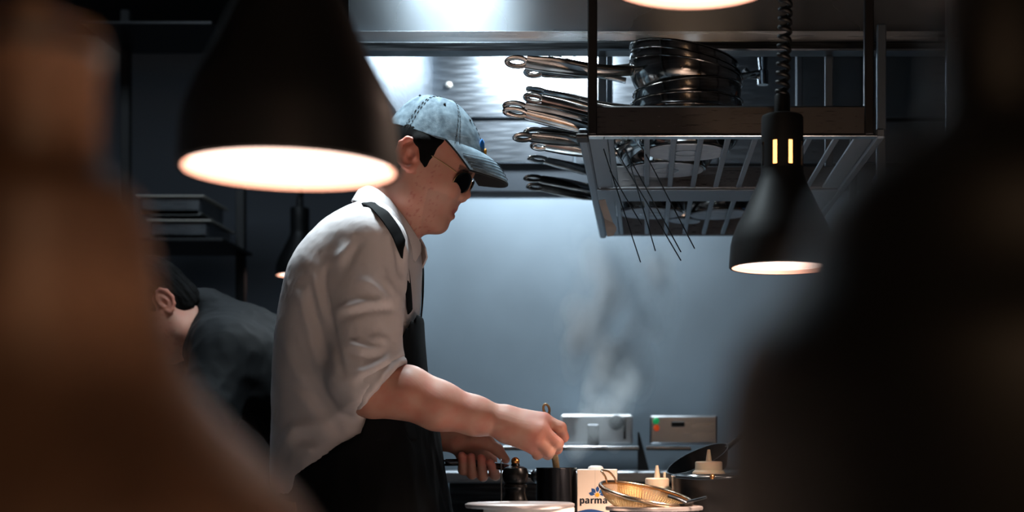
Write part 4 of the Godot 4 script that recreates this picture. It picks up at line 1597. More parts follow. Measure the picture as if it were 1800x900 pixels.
func trouser_net(D: float) -> Array:
	var t := Field.new()
	for s in [-1.0, 1.0]:
		var hip := Vector3(P(622, 0, D).x, 0.95, -D + 0.085 * s)
		t.chain([hip, Vector3(hip.x + 0.02, 0.5, hip.z), Vector3(hip.x - 0.02, 0.1, hip.z)], [0.1, 0.075, 0.065], 0.03)
	t.plane(Vector3(0, 0.06, 0), Vector3(0, -1, 0), 0.004)
	return t.net(0.014, Vector3(-0.74, 0.03, -2.96), Vector3(-0.38, 1.06, -2.52))


func cap_point(phi: float, u: float) -> Vector3:
	# u: 0 at the band, 1 at the button
	var s := cos(u * PI / 2.0)
	var c := cos(phi)
	var rx := 0.0895 if c > 0.0 else 0.099
	var e := lerpf(2.0, 4.2, (1.0 - c) * 0.5)
	var bx := 0.021
	var y := 0.129 - 0.076 * pow(s, e) 
	y -= 0.006 * smoothstep(0.75, 1.0, s) * (1.0 - absf(c))
	return Vector3(bx * (1.0 - 0.0 * u) + rx * c * s, y, 0.0805 * sin(phi) * pow(s, 0.9))


func cap(o: Node3D, hf: Transform3D) -> void:
	var root := Node3D.new()
	root.name = "cap"
	o.add_child(root)
	var crown := Geo.new()
	crown.smooth()
	var wr := FastNoiseLite.new()
	wr.frequency = 30.0
	var n := 72
	var m := 22
	var ring := []
	for i in m + 1:
		var line := []
		for k in n:
			var phi := TAU * k / n
			var p := cap_point(phi, float(i) / m)
			var seam := 1.0
			for q in 6:
				var a := absf(angle_difference(phi, TAU * q / 6.0))
				seam = minf(seam, a / 0.07)
			var nrm := (p - Vector3(0.015, 0.04, 0)).normalized()
			p += nrm * (0.0012 * wr.get_noise_3dv(p) - 0.0012 * exp(-seam * seam * 4.0) * (1.0 - float(i) / m))
			line.append(hf * p)
		ring.append(line)
	for i in m:
		for k in n:
			var k1 := (k + 1) % n
			crown.quad(ring[i][k], ring[i + 1][k], ring[i + 1][k1], ring[i][k1])
	# turned-in band below
	var low := []
	for k in n:
		var p := cap_point(TAU * k / n, 0.0)
		low.append(hf * Vector3(p.x * 0.97 + 0.0006, p.y - 0.002, p.z * 0.95))
	for k in n:
		var k1 := (k + 1) % n
		crown.quad(low[k], ring[0][k], ring[0][k1], low[k1])
		crown.tri(low[k1], hf * Vector3(0.02, 0.06, 0), low[k])
	part("crown", crown, M.denim, root)
	var seams := Geo.new()
	for q in 6:
		for off in [-0.055, 0.055]:
			var pts := []
			for i in 30:
				var p := cap_point(TAU * q / 6.0 + off * (1.0 - i / 36.0), i / 31.0)
				pts.append(hf * (p + (p - Vector3(0.015, 0.04, 0)).normalized() * 0.0004))
			for i in range(0, 28, 2):
				seams.tube([pts[i], pts[i + 1]], 0.0007, 4)
	part("stitching", seams, M.denim_seam, root)
	var eyelets := Geo.new()
	for q in 6:
		var p := cap_point(TAU * (q + 0.5) / 6.0, 0.58)
		eyelets.ball(hf * (p + (p - Vector3(0.015, 0.04, 0)).normalized() * 0.0006), Vector3.ONE * 0.0024, 8)
	part("eyelets", eyelets, M.denim_seam, root)
	part("button", Geo.new().ball(hf * Vector3(0.021, 0.129, 0), Vector3(0.0075, 0.004, 0.0075), 12, hf.basis), M.denim, root)
	for low_side in 2:
		var rows := []
		for i in 9:
			var v := i / 8.0
			var line := []
			for k in 25:
				var a := lerpf(-1.0, 1.0, k / 24.0)
				var p0 := cap_point(a * deg_to_rad(72), 0.0) + Vector3(-0.003, 0.001, 0)
				var p1 := Vector3(0.166 - 0.062 * pow(absf(a), 2.6), 0.0165 - 0.007 * a * a, 0.074 * a)
				var p := p0.lerp(p1, v) + Vector3(0, 0.009 * sin(PI * v) * (1.0 - a * a * 0.8), 0)
				line.append(hf * (p - Vector3(0, 0.0026 * low_side, 0)))
			rows.append(line)
		part("brim" if low_side == 0 else "brim_underside", Geo.new().sheet(rows, -0.0024), M.denim if low_side == 0 else M.brim_under, root)
	var st := Geo.new()
	for r in 5:
		var v := 0.55 + r * 0.095
		var pts := []
		for k in 30:
			var a := lerpf(-0.96, 0.96, k / 29.0)
			var p0 := cap_point(a * deg_to_rad(72), 0.0) + Vector3(-0.003, 0.001, 0)
			var p1 := Vector3(0.166 - 0.062 * pow(absf(a), 2.6), 0.0165 - 0.007 * a * a, 0.074 * a)
			pts.append(hf * (p0.lerp(p1, v) + Vector3(0, 0.009 * sin(PI * v) * (1.0 - a * a * 0.8) + 0.0026, 0)))
		st.tube(pts, 0.0006, 4)
	part("brim_stitching", st, M.denim_seam, root)
	for k in 3:
		var p := cap_point([0.2, -0.12, 0.02][k], [0.28, 0.3, 0.16][k])
		var nn := (p - Vector3(0.03, 0.05, 0)).normalized()
		var x := nn.cross(Vector3.UP).normalized()
		var bb := Basis(x, nn, x.cross(nn))
		part("badge", Geo.new().ball(hf * (p + nn * 0.001), [Vector3(0.011, 0.002, 0.012), Vector3(0.01, 0.002, 0.011), Vector3(0.007, 0.003, 0.008)][k], 14, hf.basis * bb), [M.badge_blue, M.badge_blue, M.badge_gold][k], root)


func glasses(o: Node3D, hf: Transform3D) -> void:
	var root := Node3D.new()
	root.name = "sunglasses"
	o.add_child(root)
	var bridge := []
	for s in [-1.0, 1.0]:
		var c := Vector3(0.0905, -0.0125, 0.034 * s)
		var nrm := Vector3(0.9, -0.3, 0.42 * s).normalized()
		var side := Vector3(0, 1, 0).cross(nrm).normalized()
		var up := nrm.cross(side)
		var rim := []
		for i in 28:
			var a := TAU * i / 28.0
			rim.append(hf * (c + side * cos(a) * 0.0265 + up * sin(a) * (0.0245 if sin(a) < 0 else 0.021)))
		part("rim", Geo.new().tube(rim, 0.0009, 6, null, Vector3.ZERO, true), M.gold_wire, root)
		part("dark_lens", Geo.new().ball(hf * c, Vector3(0.026, 0.0222, 0.0022), 24, hf.basis * Basis(side, up, nrm)), M.lens, root)
		var h := Vector3(0.0795, -0.001, 0.0585 * s)
		part("temple", Geo.new().tube(curve([hf * h, hf * Vector3(0.058, 0.006, 0.0665 * s), hf * Vector3(0.02, 0.0155, 0.0745 * s), hf * Vector3(-0.012, 0.024, 0.077 * s), hf * Vector3(-0.026, 0.01, 0.076 * s)], 20), 0.0009, 6), M.gold_wire, root)
		bridge.append(hf * (c + Vector3(0.007, 0.006, -0.0245 * s)))
	part("bridge", Geo.new().tube(curve([bridge[0], (bridge[0] + bridge[1]) * 0.5 + hf.basis * Vector3(0.003, 0.003, 0), bridge[1]], 8), 0.0009, 6), M.gold_wire, root)


func second_cook() -> void:
	var D := 3.5
	var o := thing("person", "dark haired cook in a black jacket bending forward behind the cook in the cap", "person", Vector3(-0.72, 0, -D))
	var soft := FastNoiseLite.new()
	soft.seed = 15
	soft.frequency = 28.0
	var hf := head_frame(P(289, 542, D - 0.06), 42.0, true, 0.25)
	var b := Field.new()
	b.chain([P(352, 560, D), P(330, 545, D)], [0.058, 0.055], 0.03)
	b.chain([P(400, 610, D), P(470, 670, D), P(580, 760, D)], [0.07, 0.09, 0.09], 0.04)
	for s in [-1.0, 1.0]:
		var hip := Vector3(P(590, 0, D).x, 1.12, -D + 0.09 * s)
		b.chain([hip, Vector3(hip.x - 0.02, 0.55, hip.z), Vector3(hip.x + 0.03, 0.1, hip.z)], [0.09, 0.055, 0.042], 0.03)
		var el := P(352, 745, D - 0.21 * s)
		var wr := P(345 - 8 * s, 880, D - 0.16 * s)
		b.chain([el, wr], [0.043, 0.028], 0.02)
	var paint := func(p: Vector3) -> Color: return tone(p, soft)
	# hands: palm, four fingers, thumb, lowered onto the work
	var meshes := [skin(b.net(0.012, Vector3(-1.2, 0.04, -3.8), Vector3(-0.5, 1.52, -3.2)), paint), head_mesh]
	for s in [-1.0, 1.0]:
		var w := P(345 - 8 * s, 880, D - 0.16 * s)
		var f := Field.new()
		f.cone(w, w + Vector3(-0.02, -0.07, 0), 0.026, 0.022, 0.02)
		for i in 4:
			var k := w + Vector3(-0.02 + 0.0, -0.075, (i - 1.5) * 0.02)
			f.cone(w + Vector3(-0.005, -0.02, (i - 1.5) * 0.01), k, 0.016, 0.011, 0.015)
			var ln: float = [0.85, 1.0, 0.95, 0.75][i]
			f.chain([k, k + Vector3(-0.03, -0.03, 0.002) * ln, k + Vector3(-0.028, -0.058, 0.002) * ln, k + Vector3(-0.01, -0.076, 0) * ln], [0.0105, 0.0095, 0.009, 0.008], 0.004)
		f.chain([w + Vector3(-0.01, -0.02, -0.02 * s), w + Vector3(-0.04, -0.05, -0.035 * s), w + Vector3(-0.055, -0.085, -0.025 * s)], [0.017, 0.012, 0.0088], 0.006)
		meshes.append(skin(f.net(0.004, w + Vector3(-0.1, -0.18, -0.07), w + Vector3(0.05, 0.04, 0.07)), paint))
	part("body", joined(meshes, [Transform3D(), hf]), M.skin, o)
	part("hair", joined([short_hair], [hf]), M.hair, o)
	var j := Field.new()
	var tilt := Basis(Vector3.BACK, -0.72)
	j.egg(P(425, 625, D), Vector3(0.13, 0.12, 0.185), 0.05, 0, tilt)
	j.egg(P(520, 680, D), Vector3(0.15, 0.135, 0.175), 0.06, 0, tilt)
	j.egg(P(600, 760, D), Vector3(0.15, 0.145, 0.17), 0.06, 0, tilt)
	for s in [-1.0, 1.0]:
		j.chain([P(402, 622, D - 0.15 * s), P(358, 735, D - 0.205 * s), P(352, 785, D - 0.195 * s)], [0.074, 0.062, 0.056], 0.05)
		j.plane(P(0, 795, D), Vector3(0, -1, 0), 0.01) if false else null
	j.chain([P(372, 565, D), P(357, 556, D)], [0.073, 0.067], 0.03)
	var cr := FastNoiseLite.new()
	cr.seed = 31
	cr.frequency = 9.0
	cr.fractal_type = FastNoiseLite.FRACTAL_RIDGED
	cr.fractal_octaves = 2
	part("jacket", skin(j.net(0.008, Vector3(-1.25, 0.95, -3.85), Vector3(-0.45, 1.52, -3.15)), null, func(p: Vector3, _n: Vector3) -> float: return 0.005 * cr.get_noise_3d(p.x, p.y, p.z)), M.jacket, o)
	var t := Field.new()
	for s in [-1.0, 1.0]:
		var hip := Vector3(P(590, 0, D).x, 1.1, -D + 0.09 * s)
		t.chain([hip, Vector3(hip.x - 0.02, 0.55, hip.z), Vector3(hip.x + 0.03, 0.1, hip.z)], [0.115, 0.08, 0.068], 0.03)
		var c := Vector3(hip.x + 0.03, 0.0, hip.z)
		var f := Field.new()
		f.egg(c + Vector3(-0.07, 0.04, 0), Vector3(0.13, 0.04, 0.045), 0.02)
		f.egg(c + Vector3(0.02, 0.07, 0), Vector3(0.055, 0.06, 0.042), 0.02)
		f.plane(c, Vector3(0, -1, 0), 0.004)
		part("shoe", skin(f.net(0.009, c + Vector3(-0.24, -0.02, -0.07), c + Vector3(0.12, 0.16, 0.07))), M.leather, o)
	t.plane(Vector3(0, 0.06, 0), Vector3(0, -1, 0), 0.004)
	part("trousers", skin(t.net(0.014, Vector3(-0.95, 0.03, -3.75), Vector3(-0.5, 1.25, -3.25))), M.trousers, o)


# ---------------------------------------------------------------- on the pass
func pass_things() -> void:
	var Y := 0.97
	# pepper mill
	var at := Vector3(P(906, 0, 2.56).x, Y, -2.56)
	var u := 2.56 / F
	var base: float = (P(0, 883, 2.56).y - Y) / u
	var mill := thing("pepper_mill", "black turned pepper mill with brass knob, left of the saucepan", "mill", at)
	var xf := Transform3D(Basis(), at)
	var body := [[0, 0], [21, 0], [22, 3], [22, base + 2], [20, base + 8], [18, base + 16], [18.5, base + 24], [21, base + 27], [20.5, base + 31], [16.5, base + 33]]
	part("body", Geo.new().lathe(_px(body, u), 36, xf), M.mill, mill)
	part("head", Geo.new().lathe(_px([[16, base + 32], [18, base + 33], [21, base + 38], [23, base + 46], [23, base + 52], [20, base + 60], [14, base + 63], [8, base + 64], [7, base + 68], [0, base + 68]], u), 36, xf), M.mill, mill)
	part("knob", Geo.new().ball(at + Vector3(0, (base + 72) * u, 0), Vector3.ONE * 7.6 * u, 16), M.brass, mill)
	# thin spike
	var sp := thing("ticket_spike", "thin dark upright metal spike just left of the black pepper mill", "spike", Vector3(P(881, 0, 2.5).x, Y, -2.5))
	part("spike", Geo.new().lathe([Vector2(0.0013, 0.004), Vector2(0.0013, 0.105), Vector2(0, 0.117)], 8, Transform3D(Basis(), sp.position)), M.steel_dark, sp)
	part("base", Geo.new().lathe([Vector2(0, 0), Vector2(0.02, 0), Vector2(0.02, 0.003), Vector2(0.002, 0.006), Vector2(0, 0.006)], 20, Transform3D(Basis(), sp.position)), M.steel_dark, sp)

	# saucepan on the counter, its handle in the far hand
	var pd := 2.68
	var pc := Vector3(P(978, 0, pd).x, Y, -pd)
	var pot := thing("saucepan", "small dark steel saucepan being stirred by the cook in the cap", "saucepan", pc)
	var top := P(0, 822, pd).y - Y
	var R := 35.0 * pd / F
	part("body", Geo.new().lathe([Vector2(0, 0), Vector2(R - 0.004, 0), Vector2(R, 0.004), Vector2(R, top - 0.002), Vector2(R + 0.0015, top), Vector2(R - 0.0015, top), Vector2(R - 0.002, 0.006), Vector2(0, 0.004)], 40, Transform3D(Basis(), pc)), M.pot_steel, pot)
	part("handle_bracket", Geo.new().ball(P(942, 837, 2.69), Vector3(0.01, 0.013, 0.009), 12), M.steel_dark, pot)
	part("handle", Geo.new().tube(curve([P(944, 838, 2.69), P(925, 832, 2.715), P(900, 824, 2.755), P(866, 818, 2.785), P(820, 813, 2.795), P(783, 813, 2.796)], 24), 0.008, 10, 0.0042, Vector3(0.1, 0.6, 0.75)), M.handle_steel, pot)
	var eye := []
	for i in 16:
		var a := TAU * i / 16.0
		eye.append(P(778 + cos(a) * 9, 813.5 + sin(a) * 4, 2.796))
	part("handle_eye", Geo.new().tube(eye, 0.0022, 6, null, Vector3.ZERO, true), M.handle_steel, pot)
	part("sauce", Geo.new().lathe([Vector2(R - 0.0025, 0.03), Vector2(R - 0.0025, 0.05), Vector2(0, 0.05)], 32, Transform3D(Basis(), pc)), M.carton_edge, pot)
	# stirrer in the near hand
	var s := thing("stirring_spoon", "wooden coloured spoon with a looped end held in the cook's near hand", "spoon", P(969, 760, 2.615))
	var line := [P(962, 727, 2.613), P(966, 748, 2.614), P(972, 780, 2.622), P(977, 815, 2.66), P(981, 850, 2.69)]
	part("shaft", Geo.new().tube(curve(line, 20), [0.0055, 0.0055, 0.0052, 0.005, 0.005, 0.005, 0.005, 0.005, 0.0052, 0.0054, 0.0056, 0.0058, 0.006, 0.006, 0.006, 0.006, 0.006, 0.006, 0.006, 0.006], 10, 0.0035, Vector3(0, 0.2, 1)), M.wood, s)
	var lp := []
	for i in 20:
		var a := TAU * i / 20.0
		lp.append(P(960.5 + cos(a) * 5.2 + sin(a) * 1.5, 719 + sin(a) * 8.5, 2.613))
	part("loop", Geo.new().tube(lp, 0.0022, 8, null, Vector3.ZERO, true), M.wood, s)
	part("bowl", Geo.new().ball(P(982, 855, 2.69), Vector3(0.014, 0.02, 0.005), 14), M.wood, s)

	carton(Y)
	sieve(Y)
	# covered round container at the left, its lid overhanging
	var c1 := Vector3(P(930, 0, 2.4).x, Y, -2.4)
	var y1 := P(0, 888, 2.4).y - Y
	var tub := thing("round_container", "round steel container with a wide flat lid, below the pepper mill", "container", c1)
	var r1 := 80.0 * 2.4 / F
	part("body", Geo.new().lathe([Vector2(0, 0), Vector2(r1 - 0.003, 0), Vector2(r1, 0.003), Vector2(r1, y1 - 0.004), Vector2(0, y1 - 0.004)], 48, Transform3D(Basis(), c1)), M.white_glaze, tub)
	var lc := Vector3(P(914, 0, 2.4).x, Y + y1, -2.4)
	var r2 := 96.0 * 2.4 / F
	part("lid", Geo.new().lathe([Vector2(0, -0.004), Vector2(r2 - 0.002, -0.004), Vector2(r2, -0.001), Vector2(r2, 0.002), Vector2(r2 - 0.004, 0.004), Vector2(r2 - 0.012, 0.002), Vector2(0, 0.003)], 56, Transform3D(Basis(), lc)), M.rim_steel, tub)
	# squeeze bottles
	bottle(P(1155, 0, 2.72).x, -2.72, Y, 818, 855, 26, "pale squeeze bottle with pointed nozzle and small spare tip, right of the carton", true)
	bottle(P(1246, 0, 2.84).x, -2.84, Y, 790, 826, 29, "dim squeeze bottle with short nozzle behind the black pot", false)
	# black pot at the right
	var pb := Vector3(P(1243, 0, 2.66).x, Y, -2.66)
	var hb := P(0, 834, 2.66).y - Y
	var rb := 62.0 * 2.66 / F
	var bp := thing("black_pot", "black pot with a thin shining rim at the right end of the pass", "pot", pb)
	part("body", Geo.new().lathe([Vector2(0, 0), Vector2(rb - 0.006, 0), Vector2(rb, 0.006), Vector2(rb, hb - 0.004), Vector2(rb - 0.003, hb - 0.004), Vector2(rb - 0.003, 0.01), Vector2(0, 0.006)], 48, Transform3D(Basis(), pb)), M.black_pot, bp)
	part("rim", Geo.new().lathe([Vector2(rb - 0.003, hb - 0.004), Vector2(rb + 0.001, hb - 0.004), Vector2(rb + 0.002, hb - 0.002), Vector2(rb, hb), Vector2(rb - 0.003, hb - 0.001), Vector2(rb - 0.003, hb - 0.004)], 48, Transform3D(Basis(), pb)), M.steel_bright, bp)
	part("handle", Geo.new().tube(curve([P(1190, 838, 2.61), P(1230, 841, 2.58), P(1276, 840, 2.565), P(1292, 839, 2.57)], 12), 0.005, 8, 0.003), M.steel_dark, bp)
	part("rivet", Geo.new().ball(P(1252, 838, 2.568), Vector3.ONE * 0.005, 10), M.brass, bp)
	# black frying pan tilted behind it
	var fc := P(1226, 806, 3.0)
	var fp := thing("frying_pan", "black frying pan tilted up behind the bottles at the right", "pan", fc)
	var fb := Basis(Vector3.BACK, 0.42) * Basis(Vector3.RIGHT, 0.25)
	part("body", Geo.new().lathe([Vector2(0, -0.03), Vector2(0.05, -0.03), Vector2(0.066, 0), Vector2(0.068, 0), Vector2(0.052, -0.034), Vector2(0, -0.034)], 40, Transform3D(fb, fc)), M.black_pot, fp)
	part("handle", Geo.new().tube([fc + fb * Vector3(0.062, -0.006, 0), fc + fb * Vector3(0.2, 0.02, -0.05)], 0.009, 8, 0.005), M.rubber, fp)
	var st := Vector3(fc.x + 0.03, Y, fc.z)
	var stand := thing("dark_canister", "dark canister carrying the tilted black frying pan", "canister", st)
	part("body", Geo.new().lathe([Vector2(0, 0), Vector2(0.05, 0), Vector2(0.05, fc.y - Y - 0.055), Vector2(0, fc.y - Y - 0.055)], 32, Transform3D(Basis(), st)), M.rubber, stand)
	part("lid_rim", Geo.new().lathe([Vector2(0.05, fc.y - Y - 0.066), Vector2(0.052, fc.y - Y - 0.064), Vector2(0.052, fc.y - Y - 0.056), Vector2(0.05, fc.y - Y - 0.054)], 32, Transform3D(Basis(), st)), M.steel_dark, stand)


func _px(rows: Array, u: float) -> Array:
	var out := []
	for r in rows:
		out.append(Vector2(r[0], r[1]) * u)
	return out


func bottle(x: float, z: float, Y: float, tip: float, shoulder: float, rad: float, label: String, spare: bool) -> void:
	var d := -z
	var u := d / F
	var at := Vector3(x, Y, z)
	var xf := Transform3D(Basis(), at)
	var o := thing("squeeze_bottle", label, "bottle", at, "")
	var H: float = (P(0, shoulder, d).y - Y) / u
	var T: float = (P(0, tip, d).y - Y) / u
	part("body", Geo.new().lathe(_px([[0, 0], [rad - 2, 0], [rad, 2], [rad, H - 4], [rad - 4, H]], u), 36, xf), M.plastic, o)
	part("cap", Geo.new().lathe(_px([[rad - 5, H], [rad - 5, H + 13], [rad - 7, H + 15], [5.5, H + 15.5], [2.4, T], [0, T]], u), 30, xf), M.plastic, o)
	if spare:
		part("nozzle_lid", Geo.new().lathe(_px([[2.4, H + 14], [2.4, H + 25], [0, H + 25.5]], u), 12, Transform3D(Basis(), at + Vector3(13 * u, 0, 0.01))), M.plastic, o)


func carton(Y: float) -> void:
	var d := 2.66
	var x0 := P(1014, 0, d).x
	var x1 := P(1084, 0, d).x
	var top := P(0, 825, d).y
	var o := thing("carton", "pale drink carton printed parma with a blue petal flower, beside the saucepan", "carton", Vector3((x0 + x1) / 2, Y, -d - 0.035))
	part("box", Geo.new().span(Vector3(x0, Y, -d - 0.07), Vector3(x1, top, -d), 0.0012), M.carton, o)
	part("seam", Geo.new().span(Vector3(P(1046, 0, d).x - 0.0002, Y + 0.04, -d - 0.001), Vector3(P(1046, 0, d).x + 0.0002, top - 0.001, -d + 0.0002), 0.0), M.carton_edge, o)
	part("screw_cap", Geo.new().lathe([Vector2(0.014, 0), Vector2(0.0145, 0.001), Vector2(0.013, 0.0045), Vector2(0.009, 0.0065), Vector2(0, 0.007)], 28, Transform3D(Basis(), Vector3(P(1046, 0, d).x, top, -d - 0.03))), M.white_glaze, o)
	# printing
	var tm := TextMesh.new()
	tm.text = "parma"
	var fnt := SystemFont.new()
	fnt.font_names = PackedStringArray(["Droid Sans"])
	fnt.font_weight = 700
	tm.font = fnt
	tm.font_size = 64
	tm.pixel_size = 0.000255
	tm.depth = 0.0004
	tm.horizontal_alignment = HORIZONTAL_ALIGNMENT_LEFT
	tm.vertical_alignment = VERTICAL_ALIGNMENT_BOTTOM
	for k in 3:
		var t := part("lettering", tm, M.ink, o)
		t.position += Vector3(P(1018, 0, d).x + 0.00025 * k, P(0, 889, d).y + 0.0001 * (k % 2), -d + 0.0003 + 0.00002 * k)
	var c := P(1050, 870, d)
	for k in 5:
		var a: float = deg_to_rad([88.0, 132.0, 168.0, 44.0, 8.0][k])
		var dir := Vector3(cos(a), sin(a), 0)
		var side := Vector3(-dir.y, dir.x, 0)
		var poly := PackedVector2Array()
		for q in [[0.0, 0.0], [0.3, 0.32], [0.62, 0.4], [1.0, 0.0], [0.62, -0.4], [0.3, -0.32]]:
			var p: Vector3 = dir * (0.0045 + q[0] * 0.0115) + side * q[1] * 0.0085
			poly.append(Vector2(p.x, p.y))
		part("petal", Geo.new().extrude(poly, 0.0004, Transform3D(Basis(), Vector3(c.x, c.y, -d))), M.petal if k % 2 == 0 or k == 1 else M.petal_light, o)
	part("flower_heart", Geo.new().lathe([Vector2(0.0037, 0), Vector2(0.0037, 0.0005), Vector2(0, 0.0005)], 20, Transform3D(Basis(Vector3.RIGHT, PI / 2), Vector3(c.x, c.y, -d))), M.sun, o)
	var wave := PackedVector2Array()
	for i in 15:
		var x := lerpf(x0 + 0.001, x1 - 0.001, i / 14.0)
		wave.append(Vector2(x, P(0, 898.0 - 3.0 * sin(i * 0.42 - 0.4), d).y))
	wave.append(Vector2(x1 - 0.001, Y + 0.002))
	wave.append(Vector2(x0 + 0.001, Y + 0.002))
	part("blue_wave", Geo.new().extrude(wave, 0.0004, Transform3D(Basis(), Vector3(0, 0, -d))), M.petal, o)


func sieve(Y: float) -> void:
	var d := 2.46
	var bc := Vector3(P(1150, 0, d).x, Y, -d)
	var bt := P(0, 892, d).y - Y
	var rr := 86.0 * d / F
	var bowl := thing("rimmed_bowl", "round dark bowl with a bright steel rim under the sieve", "bowl", bc)
	part("body", Geo.new().lathe([Vector2(0, 0), Vector2(rr * 0.8, 0), Vector2(rr * 0.86, 0.003), Vector2(rr * 0.92, bt - 0.003), Vector2(rr * 0.89, bt - 0.003), Vector2(rr * 0.83, 0.006), Vector2(0, 0.004)], 48, Transform3D(Basis(), bc)), M.black_pot, bowl)
	part("rim", Geo.new().lathe([Vector2(rr * 0.885, bt - 0.004), Vector2(rr - 0.001, bt - 0.004), Vector2(rr, bt - 0.001), Vector2(rr - 0.001, bt + 0.002), Vector2(rr * 0.9, bt + 0.003), Vector2(rr * 0.885, bt), Vector2(rr * 0.885, bt - 0.004)], 56, Transform3D(Basis(), bc)), M.rim_steel, bowl)
	# the sieve: rim, fine wire basket, hook and handle
	var c := P(1136, 868, d)
	var R := 0.0775
	var x := Vector3(0.979, -0.2, 0.0).normalized()
	var zv := Vector3(0, 0, 1)
	var y := zv.cross(x).normalized()
	var b := Basis(x, y, zv) * Basis(Vector3.RIGHT, 0.14)
	var o := thing("wire_sieve", "brass toned wire mesh sieve with hook and handle lying on the rimmed bowl", "sieve", c)
	var rim := []
	for i in 48:
		var a := TAU * i / 48.0
		rim.append(c + b * Vector3(cos(a) * R, 0, sin(a) * R))
	part("rim", Geo.new().tube(rim, 0.0036, 8, 0.0036, Vector3.ZERO, true), M.sieve_rim, o)
	var wires := Geo.new()
	var dep := 0.036
	for k in 22:
		var f := (k + 0.5) / 22.0
		var q := []
		var rr2 := R * sqrt(1.0 - pow(1.0 - f, 2.0) * 0.96)
		for i in 40:
			var a := TAU * i / 40.0
			q.append(c + b * Vector3(cos(a) * rr2 * 0.985, -dep * (1.0 - f), sin(a) * rr2 * 0.985))
		wires.tube(q, 0.0006, 4, null, Vector3.ZERO, true)
	for k in 96:
		var a := TAU * k / 96.0
		var q := []
		for i in 9:
			var f := i / 8.0
			var rr2 := R * sqrt(1.0 - pow(1.0 - f, 2.0) * 0.96)
			q.append(c + b * Vector3(cos(a) * rr2 * 0.985, -dep * (1.0 - f), sin(a) * rr2 * 0.985))
		wires.tube(q, 0.0005, 4)
	var w := part("wire_mesh", wires, M.sieve_wire, o)
	w.set_meta("kind", "stuff")
	part("hook", Geo.new().tube(curve([P(1067, 849, d - 0.01), P(1064, 838, d - 0.015), P(1057, 828, d - 0.02), P(1060, 826.5, d), P(1070, 829, d + 0.015), P(1079, 838, d + 0.02), P(1084, 848, d + 0.02)], 24), 0.0017, 8), M.sieve_rim, o)
	part("handle_plate", Geo.new().tube(curve([P(1176, 872, d - 0.045), P(1192, 877, d - 0.05), P(1206, 883, d - 0.05)], 10), 0.008, 8, 0.003), M.steel_dark, o)
	part("handle", Geo.new().tube(curve([P(1204, 883, d - 0.05), P(1222, 879, d - 0.06), P(1242, 874, d - 0.07)], 10), 0.0022, 8), M.steel_dark, o)


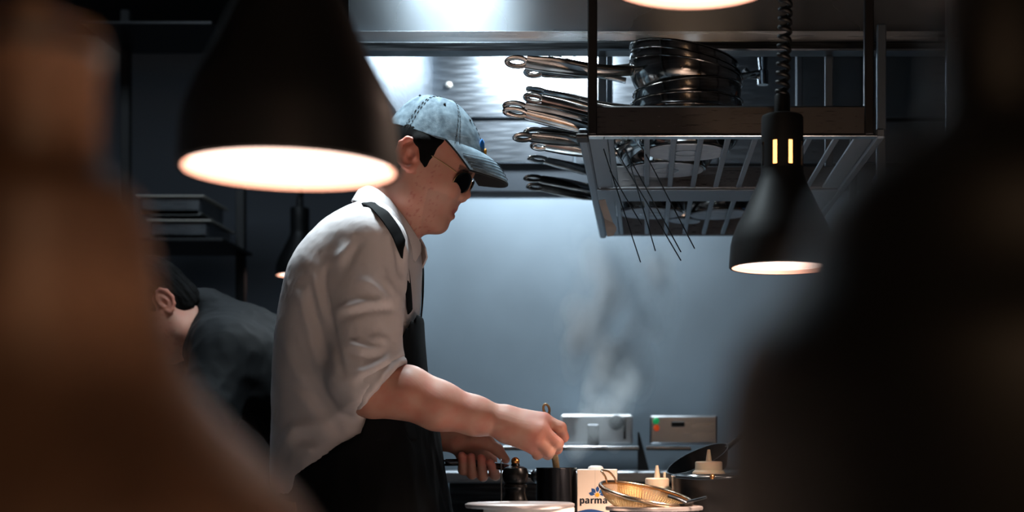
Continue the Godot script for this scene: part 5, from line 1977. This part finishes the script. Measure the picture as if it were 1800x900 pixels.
# ---------------------------------------------------------------- far left
func far_things() -> void:
	var d := 4.7
	var sh := thing("wall_shelf", "dark steel shelf in the far left dark carrying two metal trays", "shelf", P(250, 420, d))
	part("board", Geo.new().span(P(140, 424, d), P(392, 418, d) + Vector3(0, 0, -0.35)), M.dark, sh)
	for x in [150.0, 366.0]:
		part("upright", Geo.new().span(Vector3(P(x, 0, d).x, 0.0, -d - 0.34), Vector3(P(x, 0, d).x + 0.03, 2.6, -d - 0.31)), M.dark, sh)
	part("upper_board", Geo.new().span(P(140, 42, d), P(372, 37, d) + Vector3(0, 0, -0.35)), M.rack_dark, sh)
	for k in 2:
		var a: Vector3 = [P(262, 416, d + 0.03), P(244, 376, d + 0.03)][k]
		var wd: float = [112.0, 118.0][k] * d / F
		var h := 34.0 * d / F
		a.y = P(0, 418, d).y + k * 0.078
		var o := thing("steel_tray", ["steel food tray at the bottom of the two stacked in the far dark", "steel food tray on top of the other one in the far dark"][k], "tray", a, "")
		part("body", Geo.new().span(a, a + Vector3(wd * 0.94, h, -0.25), 0.008), M.steel, o)
		part("rim", Geo.new().span(a + Vector3(-0.01, h - 0.006, 0.01), a + Vector3(wd, h, -0.26), 0.002), M.rivet, o)
		part("foot_band", Geo.new().span(a + Vector3(0.004, 0.0, 0.004), a + Vector3(wd * 0.9, 0.014, 0.004), 0.002), M.rivet, o)
	# pale bowl on a counter glimpsed between the two cooks
	var c := P(486, 574, 4.4)
	var cnt := thing("far_counter", "dark counter far back between the two cooks", "counter", Vector3(c.x, 0, c.z))
	part("body", Geo.new().span(Vector3(c.x - 0.5, 0, c.z - 0.4), Vector3(c.x + 0.25, c.y - 0.03, c.z + 0.25)), M.dark, cnt)
	part("top", Geo.new().span(Vector3(c.x - 0.52, c.y - 0.03, c.z - 0.42), Vector3(c.x + 0.26, c.y, c.z + 0.27), 0.003), M.rack_dark, cnt)
	single("pale_bowl", Geo.new().lathe([Vector2(0, 0), Vector2(0.03, 0), Vector2(0.052, 0.025), Vector2(0.054, 0.027), Vector2(0.05, 0.027), Vector2(0.028, 0.004), Vector2(0, 0.004)], 28, Transform3D(Basis(), c)), M.white_glaze, "pale bowl on the far counter just behind the cook in the cap's back", "bowl")


func steam() -> void:
	var o := Node3D.new()
	o.name = "steam"
	add_child(o)
	o.set_meta("kind", "stuff")
	o.set_meta("label", "white steam drifting up from the saucepan against the blue wall")
	o.set_meta("category", "steam")
	var rng := RandomNumberGenerator.new()
	rng.seed = 8
	for i in 80:
		var t := pow(rng.randf(), 0.8)
		var y := lerpf(805, 450, t)
		var sway := 26.0 * sin(t * 7.0) + 12.0 * sin(t * 17.0)
		var x := lerpf(988, 1085, minf(1.0, t * 2.2)) + sway + rng.randf_range(-55, 62) * (0.3 + 1.3 * t)
		var s := rng.randf_range(0.014, 0.034) * (0.7 + 0.9 * t)
		var at := P(x, y, 2.7 + 0.75 * minf(1.0, t * 1.5) + rng.randf_range(-0.06, 0.1))
		var long := rng.randf_range(1.2, 2.8)
		var turn := Vector3(rng.randf_range(-0.3, 0.3), 0, rng.randf_range(-0.9, 0.9))
		var den := rng.randf_range(3.4, 9.5) * (1.0 - 0.85 * t)
		for k in 3:
			var f := FogVolume.new()
			f.name = "steam_wisp"
			f.shape = RenderingServer.FOG_VOLUME_SHAPE_ELLIPSOID
			f.size = Vector3(s, s * long, s) * 2.0 * [1.0, 0.72, 0.42][k]
			f.position = at
			f.rotation = turn
			var m := FogMaterial.new()
			m.albedo = Color(0.97, 0.985, 1.0)
			m.density = den * 0.5
			f.material = m
			o.add_child(f, true)
